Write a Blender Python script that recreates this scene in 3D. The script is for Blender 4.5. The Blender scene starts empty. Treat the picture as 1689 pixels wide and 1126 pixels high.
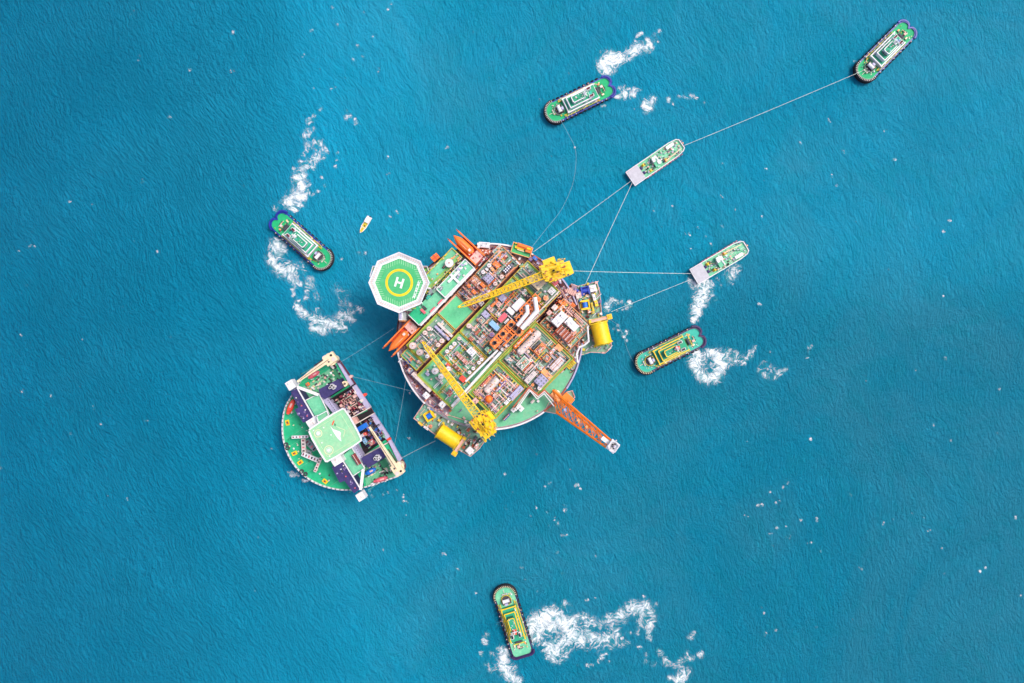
import bpy, math, random
import numpy as np
from math import sin, cos, pi, radians as R, hypot, atan2

# ---------------------------------------------------------------- camera, sky, sun, exposure
SC = bpy.context.scene
COL = SC.collection
H = 400.0                      # flying height of the camera above the water, metres
S = 0.35                       # metres per photograph pixel at the water
CX, CY = 844.5, 563.0
cd = bpy.data.cameras.new('camera')
cam = bpy.data.objects.new('camera', cd); COL.objects.link(cam)
cam.location = (0, 0, H); cam.rotation_euler = (0, 0, 0)
cd.sensor_width = 36; cd.lens = 36 * H / (1689 * S)
cd.clip_start = 1; cd.clip_end = 20000
SC.camera = cam
SUN_EL, SUN_AZ = R(58), R(62)      # azimuth of the sun, clockwise from +Y (picture up)
w = bpy.data.worlds.new('World'); SC.world = w; w.use_nodes = True
nt = w.node_tree; bg = nt.nodes['Background']
sky = nt.nodes.new('ShaderNodeTexSky'); sky.sky_type = 'NISHITA'; sky.sun_disc = False
sky.sun_elevation = SUN_EL; sky.sun_rotation = SUN_AZ; sky.dust_density = 4.0; sky.air_density = 0.8
nt.links.new(sky.outputs[0], bg.inputs[0]); bg.inputs[1].default_value = 0.15
sl = bpy.data.lights.new('sun', 'SUN'); sl.energy = 1.5; sl.angle = R(20); sl.color = (1, 0.955, 0.90)
so = bpy.data.objects.new('sun', sl); COL.objects.link(so)
so.rotation_euler = (pi/2 - SUN_EL, 0, -SUN_AZ + pi); so.location = (0, 0, 300)
import mathutils
_d = mathutils.Vector((sin(SUN_AZ)*cos(SUN_EL), cos(SUN_AZ)*cos(SUN_EL), sin(SUN_EL)))
so.rotation_euler = _d.to_track_quat('Z', 'Y').to_euler()
SC.view_settings.view_transform = 'Standard'; SC.view_settings.look = 'None'
SC.view_settings.exposure = 0.5; SC.view_settings.gamma = 1

def k(z): return S * (H - z) / H
def W(px, py, z=0.0): return ((px - CX) * k(z), (CY - py) * k(z))

# ---------------------------------------------------------------- materials
def lin(c):
    return tuple(((v/255)/12.92 if v/255 <= 0.04045 else ((v/255+0.055)/1.055)**2.4) for v in c)
MATS = {}
def mat(name, rgb, rough=0.55, metal=0.0, var=0.18, scale=0.6, stain=None, stamt=0.0):
    """weathered paint: base colour varied by two noises, plus optional stains of a second colour"""
    if name in MATS: return MATS[name]
    m = bpy.data.materials.new(name); m.use_nodes = True
    t = m.node_tree; N = t.nodes; L = t.links; b = N['Principled BSDF']
    c = lin(rgb)
    tc = N.new('ShaderNodeTexCoord')
    n1 = N.new('ShaderNodeTexNoise'); n1.inputs['Scale'].default_value = scale; n1.inputs['Detail'].default_value = 8
    n1.inputs['Roughness'].default_value = 0.7
    L.new(tc.outputs['Object'], n1.inputs['Vector'])
    mr = N.new('ShaderNodeMapRange'); L.new(n1.outputs[0], mr.inputs[0])
    mr.inputs[1].default_value = 0.3; mr.inputs[2].default_value = 0.7
    mx = N.new('ShaderNodeMix'); mx.data_type = 'RGBA'
    lo = tuple(v*(1-var) for v in c); hi = tuple(min(0.92, v*(1+var*0.8)+0.01*var) for v in c)
    mx.inputs[6].default_value = (*lo, 1); mx.inputs[7].default_value = (*hi, 1)
    L.new(mr.outputs[0], mx.inputs[0])
    out = mx.outputs[2]
    if stain:
        n2 = N.new('ShaderNodeTexNoise'); n2.inputs['Scale'].default_value = 0.22; n2.inputs['Detail'].default_value = 9
        n2.inputs['Roughness'].default_value = 0.72; n2.inputs['Distortion'].default_value = 0.6
        L.new(tc.outputs['Object'], n2.inputs['Vector'])
        m2 = N.new('ShaderNodeMapRange'); L.new(n2.outputs[0], m2.inputs[0])
        m2.inputs[1].default_value = 0.46; m2.inputs[2].default_value = 0.72; m2.inputs[4].default_value = stamt
        x2 = N.new('ShaderNodeMix'); x2.data_type = 'RGBA'
        L.new(m2.outputs[0], x2.inputs[0]); L.new(out, x2.inputs[6]); x2.inputs[7].default_value = (*lin(stain), 1)
        out = x2.outputs[2]
    L.new(out, b.inputs['Base Color'])
    b.inputs['Roughness'].default_value = rough; b.inputs['Metallic'].default_value = metal
    MATS[name] = m; return m

white = mat('white_paint', (226, 224, 226), 0.5, var=0.12, stain=(205, 190, 180), stamt=0.35)
offw  = mat('off_white_paint', (218, 203, 197), 0.55, var=0.15, stain=(190, 160, 150), stamt=0.5)
cream = mat('cream_paint', (236, 214, 176), 0.5, var=0.1, stain=(180, 150, 120), stamt=0.4)
lav   = mat('pale_lavender_paint', (172, 167, 198), 0.55, var=0.14, stain=(150, 140, 165), stamt=0.4)
grey  = mat('grey_paint', (132, 140, 146), 0.55, var=0.2)
dgrey = mat('dark_grey_steel', (62, 62, 72), 0.6, var=0.3)
black = mat('black_rubber', (20, 17, 26), 0.75, var=0.4)
dark  = mat('dark_opening_shade', (24, 16, 26), 0.9, var=0.3)  # near-black colour that paints the shade inside openings and gaps
navy  = mat('navy_purple_roof_coating', (48, 40, 96), 0.6, var=0.3, stain=(70, 60, 122), stamt=0.6)
blue  = mat('blue_paint', (32, 62, 170), 0.45, var=0.2)
bblue = mat('bright_blue_paint', (20, 108, 205), 0.45, var=0.15)
lblue = mat('light_blue_paint', (138, 184, 220), 0.5, var=0.12)
hullb = mat('blue_hull_paint', (34, 52, 160), 0.4, var=0.25, stain=(20, 20, 60), stamt=0.5)
hullp = mat('purple_black_hull_paint', (52, 30, 84), 0.5, var=0.3)
yel   = mat('yellow_paint', (252, 200, 6), 0.45, var=0.12, stain=(200, 140, 10), stamt=0.4)
yelo  = mat('faded_yellow_paint', (216, 190, 44), 0.55, var=0.25)
oran  = mat('orange_paint', (255, 124, 44), 0.45, var=0.15, stain=(232, 92, 40), stamt=0.4)
orel  = mat('pale_orange_paint', (236, 160, 100), 0.5, var=0.15)
red   = mat('red_paint', (232, 74, 52), 0.5, var=0.2)
pink  = mat('faded_red_paint', (218, 98, 112), 0.55, var=0.15)
salm  = mat('salmon_primer', (226, 178, 168), 0.6, var=0.22, stain=(150, 90, 80), stamt=0.6)
rust  = mat('rust_brown_steel', (184, 96, 66), 0.75, var=0.4, stain=(90, 40, 34), stamt=0.6)
brown = mat('dark_brown_steel', (76, 34, 36), 0.8, var=0.4)
maroon = mat('maroon_hull_paint', (120, 36, 58), 0.6, var=0.3)
purp  = mat('purple_grey_paint', (122, 100, 150), 0.6, var=0.25)
gdeck = mat('green_deck_paint', (98, 182, 138), 0.62, var=0.16, stain=(146, 178, 150), stamt=0.6)
gplain = mat('clean_green_deck_paint', (92, 196, 138), 0.6, var=0.1, stain=(130, 206, 160), stamt=0.5)
gdull = mat('worn_green_deck_paint', (118, 164, 142), 0.68, var=0.28, stain=(150, 140, 124), stamt=0.7)
gdark = mat('dark_green_deck_paint', (38, 120, 84), 0.6, var=0.2)
gtug  = mat('emerald_deck_paint', (0, 168, 104), 0.7, var=0.2, stain=(50, 172, 126), stamt=0.5)
groof = mat('green_roof_paint', (30, 156, 116), 0.7, var=0.2, stain=(80, 160, 130), stamt=0.5)
ramp_ = mat('light_grey_ramp_paint', (186, 184, 192), 0.6, var=0.12, stain=(150, 146, 156), stamt=0.4)
netm  = mat('white_net_frame', (194, 200, 200), 0.6, var=0.15, stain=(166, 166, 166), stamt=0.5)
boomo = mat('bright_orange_steel', (255, 126, 22), 0.5, var=0.15, stain=(226, 84, 22), stamt=0.4)
gsea  = mat('sea_green_deck_paint', (8, 170, 116), 0.62, var=0.18, stain=(70, 200, 150), stamt=0.5)
gheli = mat('helideck_green', (62, 172, 104), 0.6, var=0.16, stain=(98, 178, 130), stamt=0.6)
gmint = mat('mint_deck_paint', (100, 190, 148), 0.6, var=0.18, stain=(160, 214, 178), stamt=0.6)
gpale = mat('pale_green_deck_paint', (138, 200, 152), 0.6, var=0.14, stain=(176, 198, 160), stamt=0.7)
gteal = mat('teal_deck_paint', (20, 170, 148), 0.6, var=0.15, stain=(90, 190, 170), stamt=0.4)
olive = mat('olive_green_walkway', (118, 174, 84), 0.65, var=0.3, stain=(176, 182, 80), stamt=0.6)
pdeck = mat('pinkish_grey_deck', (172, 142, 156), 0.7, var=0.22, stain=(120, 90, 104), stamt=0.6)
bdeck = mat('brown_red_deck', (158, 112, 104), 0.75, var=0.3, stain=(90, 104, 84), stamt=0.8)
concr = mat('grey_hull_steel', (120, 60, 56), 0.7, var=0.2)
ropem = mat('pale_rope', (214, 226, 214), 0.8, var=0.1)
ropet = mat('thin_grey_rope', (150, 186, 196), 0.8, var=0.1)
PAL_STEEL = [salm, salm, salm, offw, offw, white, white, grey, rust, oran, orel, orel, yelo, dgrey, purp, lav, gdull, gdeck, salm]
PAL_RUST = [rust, salm, salm, orel, brown, offw, oran, salm, red, white, offw, orel, yelo]
PAL_GREEN = [grey, offw, white, white, gdull, dgrey, lav, orel, salm]
PAL_DARK = [dark, brown, dgrey, purp, salm, rust, black]

# ---------------------------------------------------------------- mesh builder
class MB:
    def __init__(s): s.v = []; s.f = []; s.m = []; s.mats = []
    def mi(s, m):
        if m not in s.mats: s.mats.append(m)
        return s.mats.index(m)
    def add(s, vs, fs, m):
        o = len(s.v); i = s.mi(m); s.v += vs
        for f in fs: s.f.append(tuple(a+o for a in f)); s.m.append(i)
    def box(s, x, y, z0, z1, lx, ly, m, rot=0.0, tilt=0.0):
        c, sn = cos(rot), sin(rot); vs = []
        for z in (z0, z1):
            for sx, sy in ((-1,-1),(1,-1),(1,1),(-1,1)):
                a, b = sx*lx/2, sy*ly/2
                vs.append((x+a*c-b*sn, y+a*sn+b*c, z))
        s.add(vs, [(3,2,1,0),(4,5,6,7),(0,1,5,4),(1,2,6,5),(2,3,7,6),(3,0,4,7)], m); return s
    def cyl(s, x, y, z0, z1, r, m, n=20, r2=None, cap=True):
        r2 = r if r2 is None else r2
        vs = [(x+r*cos(2*pi*i/n), y+r*sin(2*pi*i/n), z0) for i in range(n)] + \
             [(x+r2*cos(2*pi*i/n), y+r2*sin(2*pi*i/n), z1) for i in range(n)]
        fs = [(i, (i+1)%n, n+(i+1)%n, n+i) for i in range(n)]
        if cap: fs += [tuple(range(n-1,-1,-1)), tuple(range(n, 2*n))]
        s.add(vs, fs, m); return s
    def ring(s, x, y, z0, z1, ro, ri, m, n=48, a0=0.0, a1=2*pi):
        full = abs(a1-a0-2*pi) < 1e-6; vs = []
        for i in range(n+(0 if full else 1)):
            a = a0+(a1-a0)*i/n
            for r, z in ((ro,z0),(ro,z1),(ri,z1),(ri,z0)): vs.append((x+r*cos(a), y+r*sin(a), z))
        fs = []; M = n if full else n+1
        for i in range(n):
            j = (i+1) % M
            for q in range(4): fs.append((i*4+q, j*4+q, j*4+(q+1)%4, i*4+(q+1)%4))
        if not full: fs += [(0,1,2,3), (n*4+3,n*4+2,n*4+1,n*4)]
        s.add(vs, fs, m); return s
    def tube(s, p, q, r, m, n=8, r2=None):
        p = mathutils.Vector(p); q = mathutils.Vector(q); d = q-p
        if d.length < 1e-6: return s
        d.normalize(); u = d.cross(mathutils.Vector((0,0,1)))
        if u.length < 1e-3: u = mathutils.Vector((1,0,0))
        u.normalize(); v = d.cross(u); r2 = r if r2 is None else r2; vs = []
        for c, rr in ((p, r), (q, r2)):
            for i in range(n):
                a = 2*pi*(i+.5)/n; vs.append(tuple(c+u*(cos(a)*rr)+v*(sin(a)*rr)))
        fs = [(i, (i+1)%n, n+(i+1)%n, n+i) for i in range(n)]+[tuple(range(n-1,-1,-1)), tuple(range(n,2*n))]
        s.add(vs, fs, m); return s
    def path(s, pts, r, m, n=8):
        for a, b in zip(pts[:-1], pts[1:]): s.tube(a, b, r, m, n)
        for a in pts[1:-1]: s.ball(a[0], a[1], a[2], r*1.02, m, 8, 5)
        return s
    def ball(s, x, y, z, r, m, n=14, h=8, sq=1.0):
        vs = []; fs = []
        for j in range(1, h):
            a = pi*j/h
            for i in range(n): vs.append((x+r*sin(a)*cos(2*pi*i/n), y+r*sin(a)*sin(2*pi*i/n), z+r*cos(a)*sq))
        t = len(vs); vs += [(x,y,z+r*sq),(x,y,z-r*sq)]
        for j in range(h-2):
            for i in range(n): fs.append((j*n+i, (j+1)*n+i, (j+1)*n+(i+1)%n, j*n+(i+1)%n))
        for i in range(n): fs.append((t, i, (i+1)%n)); fs.append((t+1, (h-2)*n+(i+1)%n, (h-2)*n+i))
        s.add(vs, fs, m); return s
    def prism(s, poly, z0, z1, m, poly0=None):
        """poly: top outline; poly0: bottom outline (same count)"""
        a = sum(poly[i][0]*poly[(i+1)%len(poly)][1]-poly[(i+1)%len(poly)][0]*poly[i][1] for i in range(len(poly)))
        if a < 0:
            poly = poly[::-1]
            if poly0: poly0 = poly0[::-1]
        n = len(poly); p0 = poly0 or poly
        vs = [(x,y,z0) for x,y in p0]+[(x,y,z1) for x,y in poly]
        fs = [(i,(i+1)%n,n+(i+1)%n,n+i) for i in range(n)]+[tuple(range(n-1,-1,-1)), tuple(range(n,2*n))]
        s.add(vs, fs, m); return s
    def wall(s, poly, z0, z1, t, m, closed=True):
        """a strip of thickness t along a polyline"""
        n = len(poly)
        for i in range(n if closed else n-1):
            a, b = poly[i], poly[(i+1)%n]; L = hypot(b[0]-a[0], b[1]-a[1])
            if L < 1e-3: continue
            s.box((a[0]+b[0])/2, (a[1]+b[1])/2, z0, z1+0.002*(i%3), L+t*0.9, t, m, atan2(b[1]-a[1], b[0]-a[0]))
        return s
    def rail(s, poly, z, m, h=1.1, closed=True, step=3.0, t=0.12):
        n = len(poly)
        for i in range(n if closed else n-1):
            a, b = poly[i], poly[(i+1)%n]; L = hypot(b[0]-a[0], b[1]-a[1])
            if L < 1e-3: continue
            for zz in (z+h, z+h*0.5): s.tube((a[0],a[1],zz), (b[0],b[1],zz), t, m, 4)
            q = max(1, int(L/step))
            for j in range(q): s.box(a[0]+(b[0]-a[0])*j/q, a[1]+(b[1]-a[1])*j/q, z, z+h, t*1.4, t*1.4, m)
        return s
    def truss(s, p, q, w0, w1, d0, d1, bays, rc, rd, m, up=(0,0,1)):
        """four-chord lattice beam from p to q, width w, depth d"""
        p = mathutils.Vector(p); q = mathutils.Vector(q); ax = (q-p).normalized()
        sd = ax.cross(mathutils.Vector(up)).normalized(); upv = sd.cross(ax).normalized()
        def node(i, c):
            t = i/bays; ww = w0+(w1-w0)*t; dd = d0+(d1-d0)*t
            sx, sz = ((-1,-1),(1,-1),(1,1),(-1,1))[c]
            return p+(q-p)*t+sd*(sx*ww/2)+upv*(sz*dd/2)
        for c in range(4): s.tube(node(0,c), node(bays,c), rc, m, 6)
        for i in range(bays+1):
            for c in range(4): s.tube(node(i,c), node(i,(c+1)%4), rd, m, 4)
            if i < bays:
                for c in range(4):
                    a, b = (c, (c+1)%4) if i % 2 else ((c+1)%4, c)
                    s.tube(node(i,a), node(i+1,b), rd, m, 4)
        return s
    def build(s, name, parent=None, smooth=False):
        me = bpy.data.meshes.new(name)
        me.from_pydata([tuple(map(float, v)) for v in s.v], [], s.f)
        for m in s.mats: me.materials.append(m)
        me.polygons.foreach_set('material_index', s.m)
        if smooth: me.polygons.foreach_set('use_smooth', [True]*len(s.f))
        me.update()
        o = bpy.data.objects.new(name, me); COL.objects.link(o)
        if name in ('pipework','deck_pipework','rim_pipework','deck_fittings','bay_pipework','machinery','frame_pipework'): o['kind'] = 'stuff'
        if parent is not None: o.parent = parent
        return o

def tag(o, label, cat=None, group=None, kind=None):
    if label: o['label'] = label
    if cat: o['category'] = cat
    if group: o['group'] = group
    if kind: o['kind'] = kind
    return o
def root(name, label, cat, px, py, zref, zb=0.0, ang=0.0, group=None):
    """Empty at a thing's base; (px,py) is where the photograph shows it at height zref"""
    o = bpy.data.objects.new(name, None); COL.objects.link(o)
    x, y = W(px, py, zref); o.location = (x, y, zb); o.rotation_euler = (0, 0, R(ang))
    o.empty_display_size = 1
    return tag(o, label, cat, group)
def local(px, py, z, r):
    """photograph pixel at height z in the local frame of root r"""
    x, y = W(px, py, z); x -= r.location.x; y -= r.location.y; a = -r.rotation_euler.z
    return (x*cos(a)-y*sin(a), x*sin(a)+y*cos(a))
def copy_tree(o, parent=None):
    c = o.copy(); COL.objects.link(c)
    if parent is not None: c.parent = parent
    for ch in o.children: copy_tree(ch, c)
    return c

# ---------------------------------------------------------------- the sea
def water():
    me = bpy.data.meshes.new('water'); n = 12; sz = 9000
    vs = [(sz*(2*i/n-1), sz*(2*j/n-1), 0) for j in range(n+1) for i in range(n+1)]
    fs = [(j*(n+1)+i, j*(n+1)+i+1, (j+1)*(n+1)+i+1, (j+1)*(n+1)+i) for j in range(n) for i in range(n)]
    me.from_pydata(vs, [], fs)
    o = bpy.data.objects.new('water', me); COL.objects.link(o); tag(o, None, kind='structure')
    m = bpy.data.materials.new('sea_water'); m.use_nodes = True; me.materials.append(m)
    t = m.node_tree; N = t.nodes; L = t.links; b = N['Principled BSDF']
    def noise(vec, sc, det, rough=0.6, dist=0.0):
        q = N.new('ShaderNodeTexNoise'); q.inputs['Scale'].default_value = sc; q.inputs['Detail'].default_value = det
        q.inputs['Roughness'].default_value = rough; q.inputs['Distortion'].default_value = dist
        L.new(vec, q.inputs['Vector']); return q.outputs[0]
    def mapr(src, a, bb, c=0.0, d=1.0, smooth=True):
        q = N.new('ShaderNodeMapRange'); L.new(src, q.inputs[0])
        if smooth: q.interpolation_type = 'SMOOTHSTEP'
        for i, v in zip((1,2,3,4), (a,bb,c,d)): q.inputs[i].default_value = v
        return q.outputs[0]
    def math(op, a, bb):
        q = N.new('ShaderNodeMath'); q.operation = op
        for i, v in ((0,a),(1,bb)):
            if isinstance(v, (int,float)): q.inputs[i].default_value = v
            else: L.new(v, q.inputs[i])
        return q.outputs[0]
    def mix(f, a, bb):
        q = N.new('ShaderNodeMix'); q.data_type = 'RGBA'
        if isinstance(f, (int,float)): q.inputs[0].default_value = f
        else: L.new(f, q.inputs[0])
        for i, v in ((6,a),(7,bb)):
            if isinstance(v, tuple): q.inputs[i].default_value = (*v, 1)
            else: L.new(v, q.inputs[i])
        return q.outputs[2]
    geo = N.new('ShaderNodeNewGeometry'); pos = geo.outputs['Position']
    sep = N.new('ShaderNodeSeparateXYZ'); L.new(pos, sep.inputs[0])
    # wave-direction field: crests turn slowly across the picture
    def rotmap(ang, sx, sy, wob=None):
        q = N.new('ShaderNodeMapping'); q.vector_type = 'TEXTURE'; q.inputs['Rotation'].default_value = (0,0,R(ang)); q.inputs['Scale'].default_value = (sx,sy,1)
        L.new(wob or pos, q.inputs['Vector']); return q.outputs[0]
    wn = N.new('ShaderNodeTexNoise'); wn.inputs['Scale'].default_value = 0.012; wn.inputs['Detail'].default_value = 3
    L.new(pos, wn.inputs['Vector'])
    vm = N.new('ShaderNodeVectorMath'); vm.operation = 'MULTIPLY_ADD'
    L.new(wn.outputs['Color'], vm.inputs[0]); vm.inputs[1].default_value = (26,26,0); L.new(pos, vm.inputs[2])
    wob = vm.outputs[0]
    wA = noise(rotmap(-62, 2.3, 1.0, wob), 0.60, 5, 0.66, 0.3)      # crests running down to the right (west side)
    wB = noise(rotmap(-84, 2.0, 1.0, wob), 0.62, 6, 0.7, 0.4)      # crests near vertical (middle, east side)
    wC = noise(rotmap(-64, 2.6, 1.0, wob), 0.21, 3, 0.5, 0.3)        # longer swell
    side = mapr(sep.outputs[0], -190, 20)
    q = N.new('ShaderNodeMix'); q.data_type = 'FLOAT'; L.new(side, q.inputs[0]); L.new(wA, q.inputs[2]); L.new(wB, q.inputs[3])
    fine = q.outputs[0]
    # slicks: wind-roughened west, calm water in the lee above the platform, disturbed patches elsewhere
    wx = N.new('ShaderNodeSeparateXYZ'); vv = N.new('ShaderNodeVectorMath'); vv.operation = 'MULTIPLY_ADD'
    L.new(wn.outputs['Color'], vv.inputs[0]); vv.inputs[1].default_value = (60,60,0); L.new(pos, vv.inputs[2]); L.new(vv.outputs[0], wx.inputs[0])
    sl_ = noise(pos, 0.011, 5, 0.6, 0.9)
    west = mapr(wx.outputs[0], -130, -30, 1.0, 0.0)
    south = mapr(wx.outputs[1], 30, 100, 1.0, 0.35)
    east = mapr(wx.outputs[0], 60, 150, 0.0, 0.25)
    calm = math('MAXIMUM', math('MULTIPLY', math('MAXIMUM', west, math('MULTIPLY', math('ADD', south, east), 0.9)), 1.0), 0.62)
    rough_amt = math('MULTIPLY', calm, mapr(sl_, 0.36, 0.60, 0.86, 1.0))
    def rings(cx, cy, r0, fall, lam, amp):
        q = N.new('ShaderNodeVectorMath'); q.operation = 'DISTANCE'; L.new(wob2, q.inputs[0]); q.inputs[1].default_value = (cx, cy, 0)
        wv = math('SINE', math('MULTIPLY', q.outputs['Value'], 6.283/lam), 0)
        dec = mapr(q.outputs['Value'], r0, r0+fall, amp, 0.0)
        return math('MULTIPLY', wv, dec)
    n2c = N.new('ShaderNodeTexNoise'); n2c.inputs['Scale'].default_value = 0.06; n2c.inputs['Detail'].default_value = 3; L.new(pos, n2c.inputs['Vector'])
    v2 = N.new('ShaderNodeVectorMath'); v2.operation = 'MULTIPLY_ADD'; L.new(n2c.outputs['Color'], v2.inputs[0]); v2.inputs[1].default_value = (7,7,0); L.new(pos, v2.inputs[2]); wob2 = v2.outputs[0]
    rg = math('ADD', rings((560-CX)*S+3.5, (CY-700)*S+3.5, 34, 34, 3.6, 0.045), math('ADD', rings((808-CX)*S+3.5, (CY-560)*S+3.5, 48, 26, 4.2, 0.03), rings((836-CX)*S+3.5, (CY-985)*S+3.5, 10, 14, 2.6, 0.03)))
    spk = noise(rotmap(-66, 1.9, 1.0, wob), 1.25, 4, 0.7, 0.2)
    hgt = math('ADD', math('ADD', math('MULTIPLY', fine, rough_amt), math('MULTIPLY', spk, math('MULTIPLY', rough_amt, 0.22))), math('ADD', rg, math('MULTIPLY', wC, 0.42)))
    bp = N.new('ShaderNodeBump'); bp.inputs['Strength'].default_value = 1.0; bp.inputs['Distance'].default_value = 7.5
    L.new(hgt, bp.inputs['Height']); L.new(bp.outputs[0], b.inputs['Normal'])
    # water colour: turbid patches stirred up by the tugs, west darkened in the colour for sky reflection and swell
    tur = noise(pos, 0.0075, 7, 0.66, 1.6)
    tur2 = noise(pos, 0.03, 6, 0.65, 1.8)
    west_dim = lin((4, 130, 168)); midc = lin((16, 156, 192)); pale = lin((60, 158, 186)); grn = lin((16, 156, 184))
    base = mix(mapr(sep.outputs[0], -340, -40), west_dim, midc)
    base = mix(math('MULTIPLY', mapr(tur, 0.35, 0.70), mapr(wx.outputs[0], -130, 0, 0.1, 0.6)), base, pale)
    base = mix(math('MULTIPLY', mapr(tur2, 0.45, 0.66), mapr(wx.outputs[0], -110, -20, 0.1, 0.5)), base, grn)
    L.new(base, b.inputs['Base Color'])
    b.inputs['Roughness'].default_value = 0.18; b.inputs['IOR'].default_value = 1.33; b.inputs['Specular IOR Level'].default_value = 0.28
    return o
water()

# foam -------------------------------------------------------------------------------
def foam_mat():
    m = bpy.data.materials.new('sea_foam'); m.use_nodes = True
    t = m.node_tree; N = t.nodes; L = t.links; b = N['Principled BSDF']; out = N['Material Output']
    geo = N.new('ShaderNodeNewGeometry'); pos = geo.outputs['Position']
    at = N.new('ShaderNodeAttribute'); at.attribute_name = 'dens'
    def noise(vec, sc, det, rough=0.6, dist=0.0, col=False):
        q = N.new('ShaderNodeTexNoise'); q.inputs['Scale'].default_value = sc; q.inputs['Detail'].default_value = det
        q.inputs['Roughness'].default_value = rough; q.inputs['Distortion'].default_value = dist
        L.new(vec, q.inputs['Vector']); return q.outputs['Color' if col else 0]
    def M(op, a, bb, cc=None):
        q = N.new('ShaderNodeMath'); q.operation = op
        for i, v in ((0,a),(1,bb),(2,cc)):
            if v is None: continue
            if isinstance(v, (int,float)): q.inputs[i].default_value = v
            else: L.new(v, q.inputs[i])
        return q.outputs[0]
    def ss(src, a, bb, c=0.0, d=1.0):
        q = N.new('ShaderNodeMapRange'); q.interpolation_type = 'SMOOTHSTEP'; L.new(src, q.inputs[0])
        for i, v in zip((1,2,3,4), (a,bb,c,d)): q.inputs[i].default_value = v
        return q.outputs[0]
    wc = noise(pos, 0.09, 2, 0.5, 0.3, True); wd = noise(pos, 0.45, 2, 0.5, 0.0, True)
    vm = N.new('ShaderNodeVectorMath'); vm.operation = 'MULTIPLY_ADD'; L.new(wc, vm.inputs[0])
    vm.inputs[1].default_value = (16,16,0); L.new(pos, vm.inputs[2])
    v2 = N.new('ShaderNodeVectorMath'); v2.operation = 'MULTIPLY_ADD'; L.new(wd, v2.inputs[0])
    v2.inputs[1].default_value = (2.6,2.6,0); L.new(vm.outputs[0], v2.inputs[2]); wp = v2.outputs[0]
    def ridge(sc, det, k_):
        q = noise(wp, sc, det, 0.55, 0.3)
        return M('POWER', M('MAXIMUM', M('SUBTRACT', 1.0, M('MULTIPLY', M('ABSOLUTE', M('SUBTRACT', q, 0.5), 0), k_)), 0.0), 1.6)
    r1 = ridge(0.20, 3, 6.0); r2 = ridge(0.42, 4, 5.5); n2 = noise(wp, 0.55, 5, 0.62, 0.3)
    d = at.outputs['Fac']
    tex = M('ADD', M('MULTIPLY', r1, 0.60), M('ADD', M('MULTIPLY', r2, 0.60), M('MULTIPLY', M('SUBTRACT', n2, 0.5), 1.2)))
    val = M('ADD', M('MULTIPLY', d, 0.95), M('MULTIPLY', M('SUBTRACT', tex, 0.50), 0.80))
    edge = ss(d, 0.05, 0.30)
    foam = M('MULTIPLY', ss(val, 0.20, 1.30), edge)
    aer = M('MULTIPLY', ss(d, 0.05, 0.75, 0.0, 0.7), ss(n2, 0.3, 0.6, 0.6, 1.0))        # aerated turquoise water round the foam
    alpha = M('MAXIMUM', foam, aer)
    mx = N.new('ShaderNodeMix'); mx.data_type = 'RGBA'; L.new(M('DIVIDE', foam, M('MAXIMUM', alpha, 0.001)), mx.inputs[0])
    mx.inputs[6].default_value = (*lin((66,164,172)),1); mx.inputs[7].default_value = (0.80,0.85,0.87,1)
    L.new(mx.outputs[2], b.inputs['Base Color']); b.inputs['Roughness'].default_value = 0.7
    b.inputs['Specular IOR Level'].default_value = 0.2
    tr = N.new('ShaderNodeBsdfTransparent'); ms = N.new('ShaderNodeMixShader')
    L.new(alpha, ms.inputs[0]); L.new(tr.outputs[0], ms.inputs[1]); L.new(b.outputs[0], ms.inputs[2])
    L.new(ms.outputs[0], out.inputs[0])
    return m
FOAM = foam_mat()
FZ = [0.05]
def foam(name, label, pts, cat='foam'):
    """pts: (px, py, radius px, strength); the sheet keeps only the cells that carry foam"""
    P = np.array(pts, float); st = 1.3 if len(pts) < 120 else 2.0
    x0, y0 = P[:,0].min()-26, P[:,1].min()-26; x1, y1 = P[:,0].max()+26, P[:,1].max()+26
    nx, ny = int((x1-x0)/st)+1, int((y1-y0)/st)+1
    gx = x0+np.arange(nx)*st; gy = y0+np.arange(ny)*st
    X, Y = np.meshgrid(gx, gy); D = np.zeros_like(X)
    rs = np.random.RandomState(int(abs(P[:,0].sum())) % 9999)
    for px, py, r, a in P:
        rr = r*1.22+0.5; el = 1+rs.uniform(-.25,.35); th = rs.uniform(0,pi)
        dx, dy = X-px, Y-py; u = (dx*np.cos(th)+dy*np.sin(th))/el; v = -dx*np.sin(th)+dy*np.cos(th)
        q2 = (u*u+v*v)/(rr*rr); D = 1-(1-D)*(1-a*(0.60*np.exp(-q2*1.35)+0.10*np.exp(-q2*0.25)))
    keep = D > 0.04
    idx = -np.ones(X.shape, int); cells = (keep[:-1,:-1]|keep[1:,:-1]|keep[:-1,1:]|keep[1:,1:])
    used = np.zeros(X.shape, bool)
    for a, b in ((0,0),(1,0),(0,1),(1,1)): used[a:ny-1+a, b:nx-1+b] |= cells
    idx[used] = np.arange(used.sum())
    z = FZ[0]; FZ[0] += 0.012
    vs = np.stack([(X[used]-CX)*S, (CY-Y[used])*S, np.full(used.sum(), z)], 1)
    jj, ii = np.nonzero(cells)
    fs = np.stack([idx[jj,ii], idx[jj+1,ii], idx[jj+1,ii+1], idx[jj,ii+1]], 1)
    c = vs.mean(0); c[2] = 0
    me = bpy.data.meshes.new(name); me.from_pydata((vs-c).tolist(), [], fs.tolist())
    at = me.attributes.new('dens', 'FLOAT', 'POINT'); at.data.foreach_set('value', D[used].astype(np.float32))
    me.materials.append(FOAM); o = bpy.data.objects.new(name, me); COL.objects.link(o); o.location = c
    tag(o, label, cat, kind='stuff'); return o
def fp(ox, oy, sc, lst):
    return [(ox+p[0]/sc, oy+p[1]/sc, p[2], (p[3] if len(p) > 3 else 1.0)) for p in lst]
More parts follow.
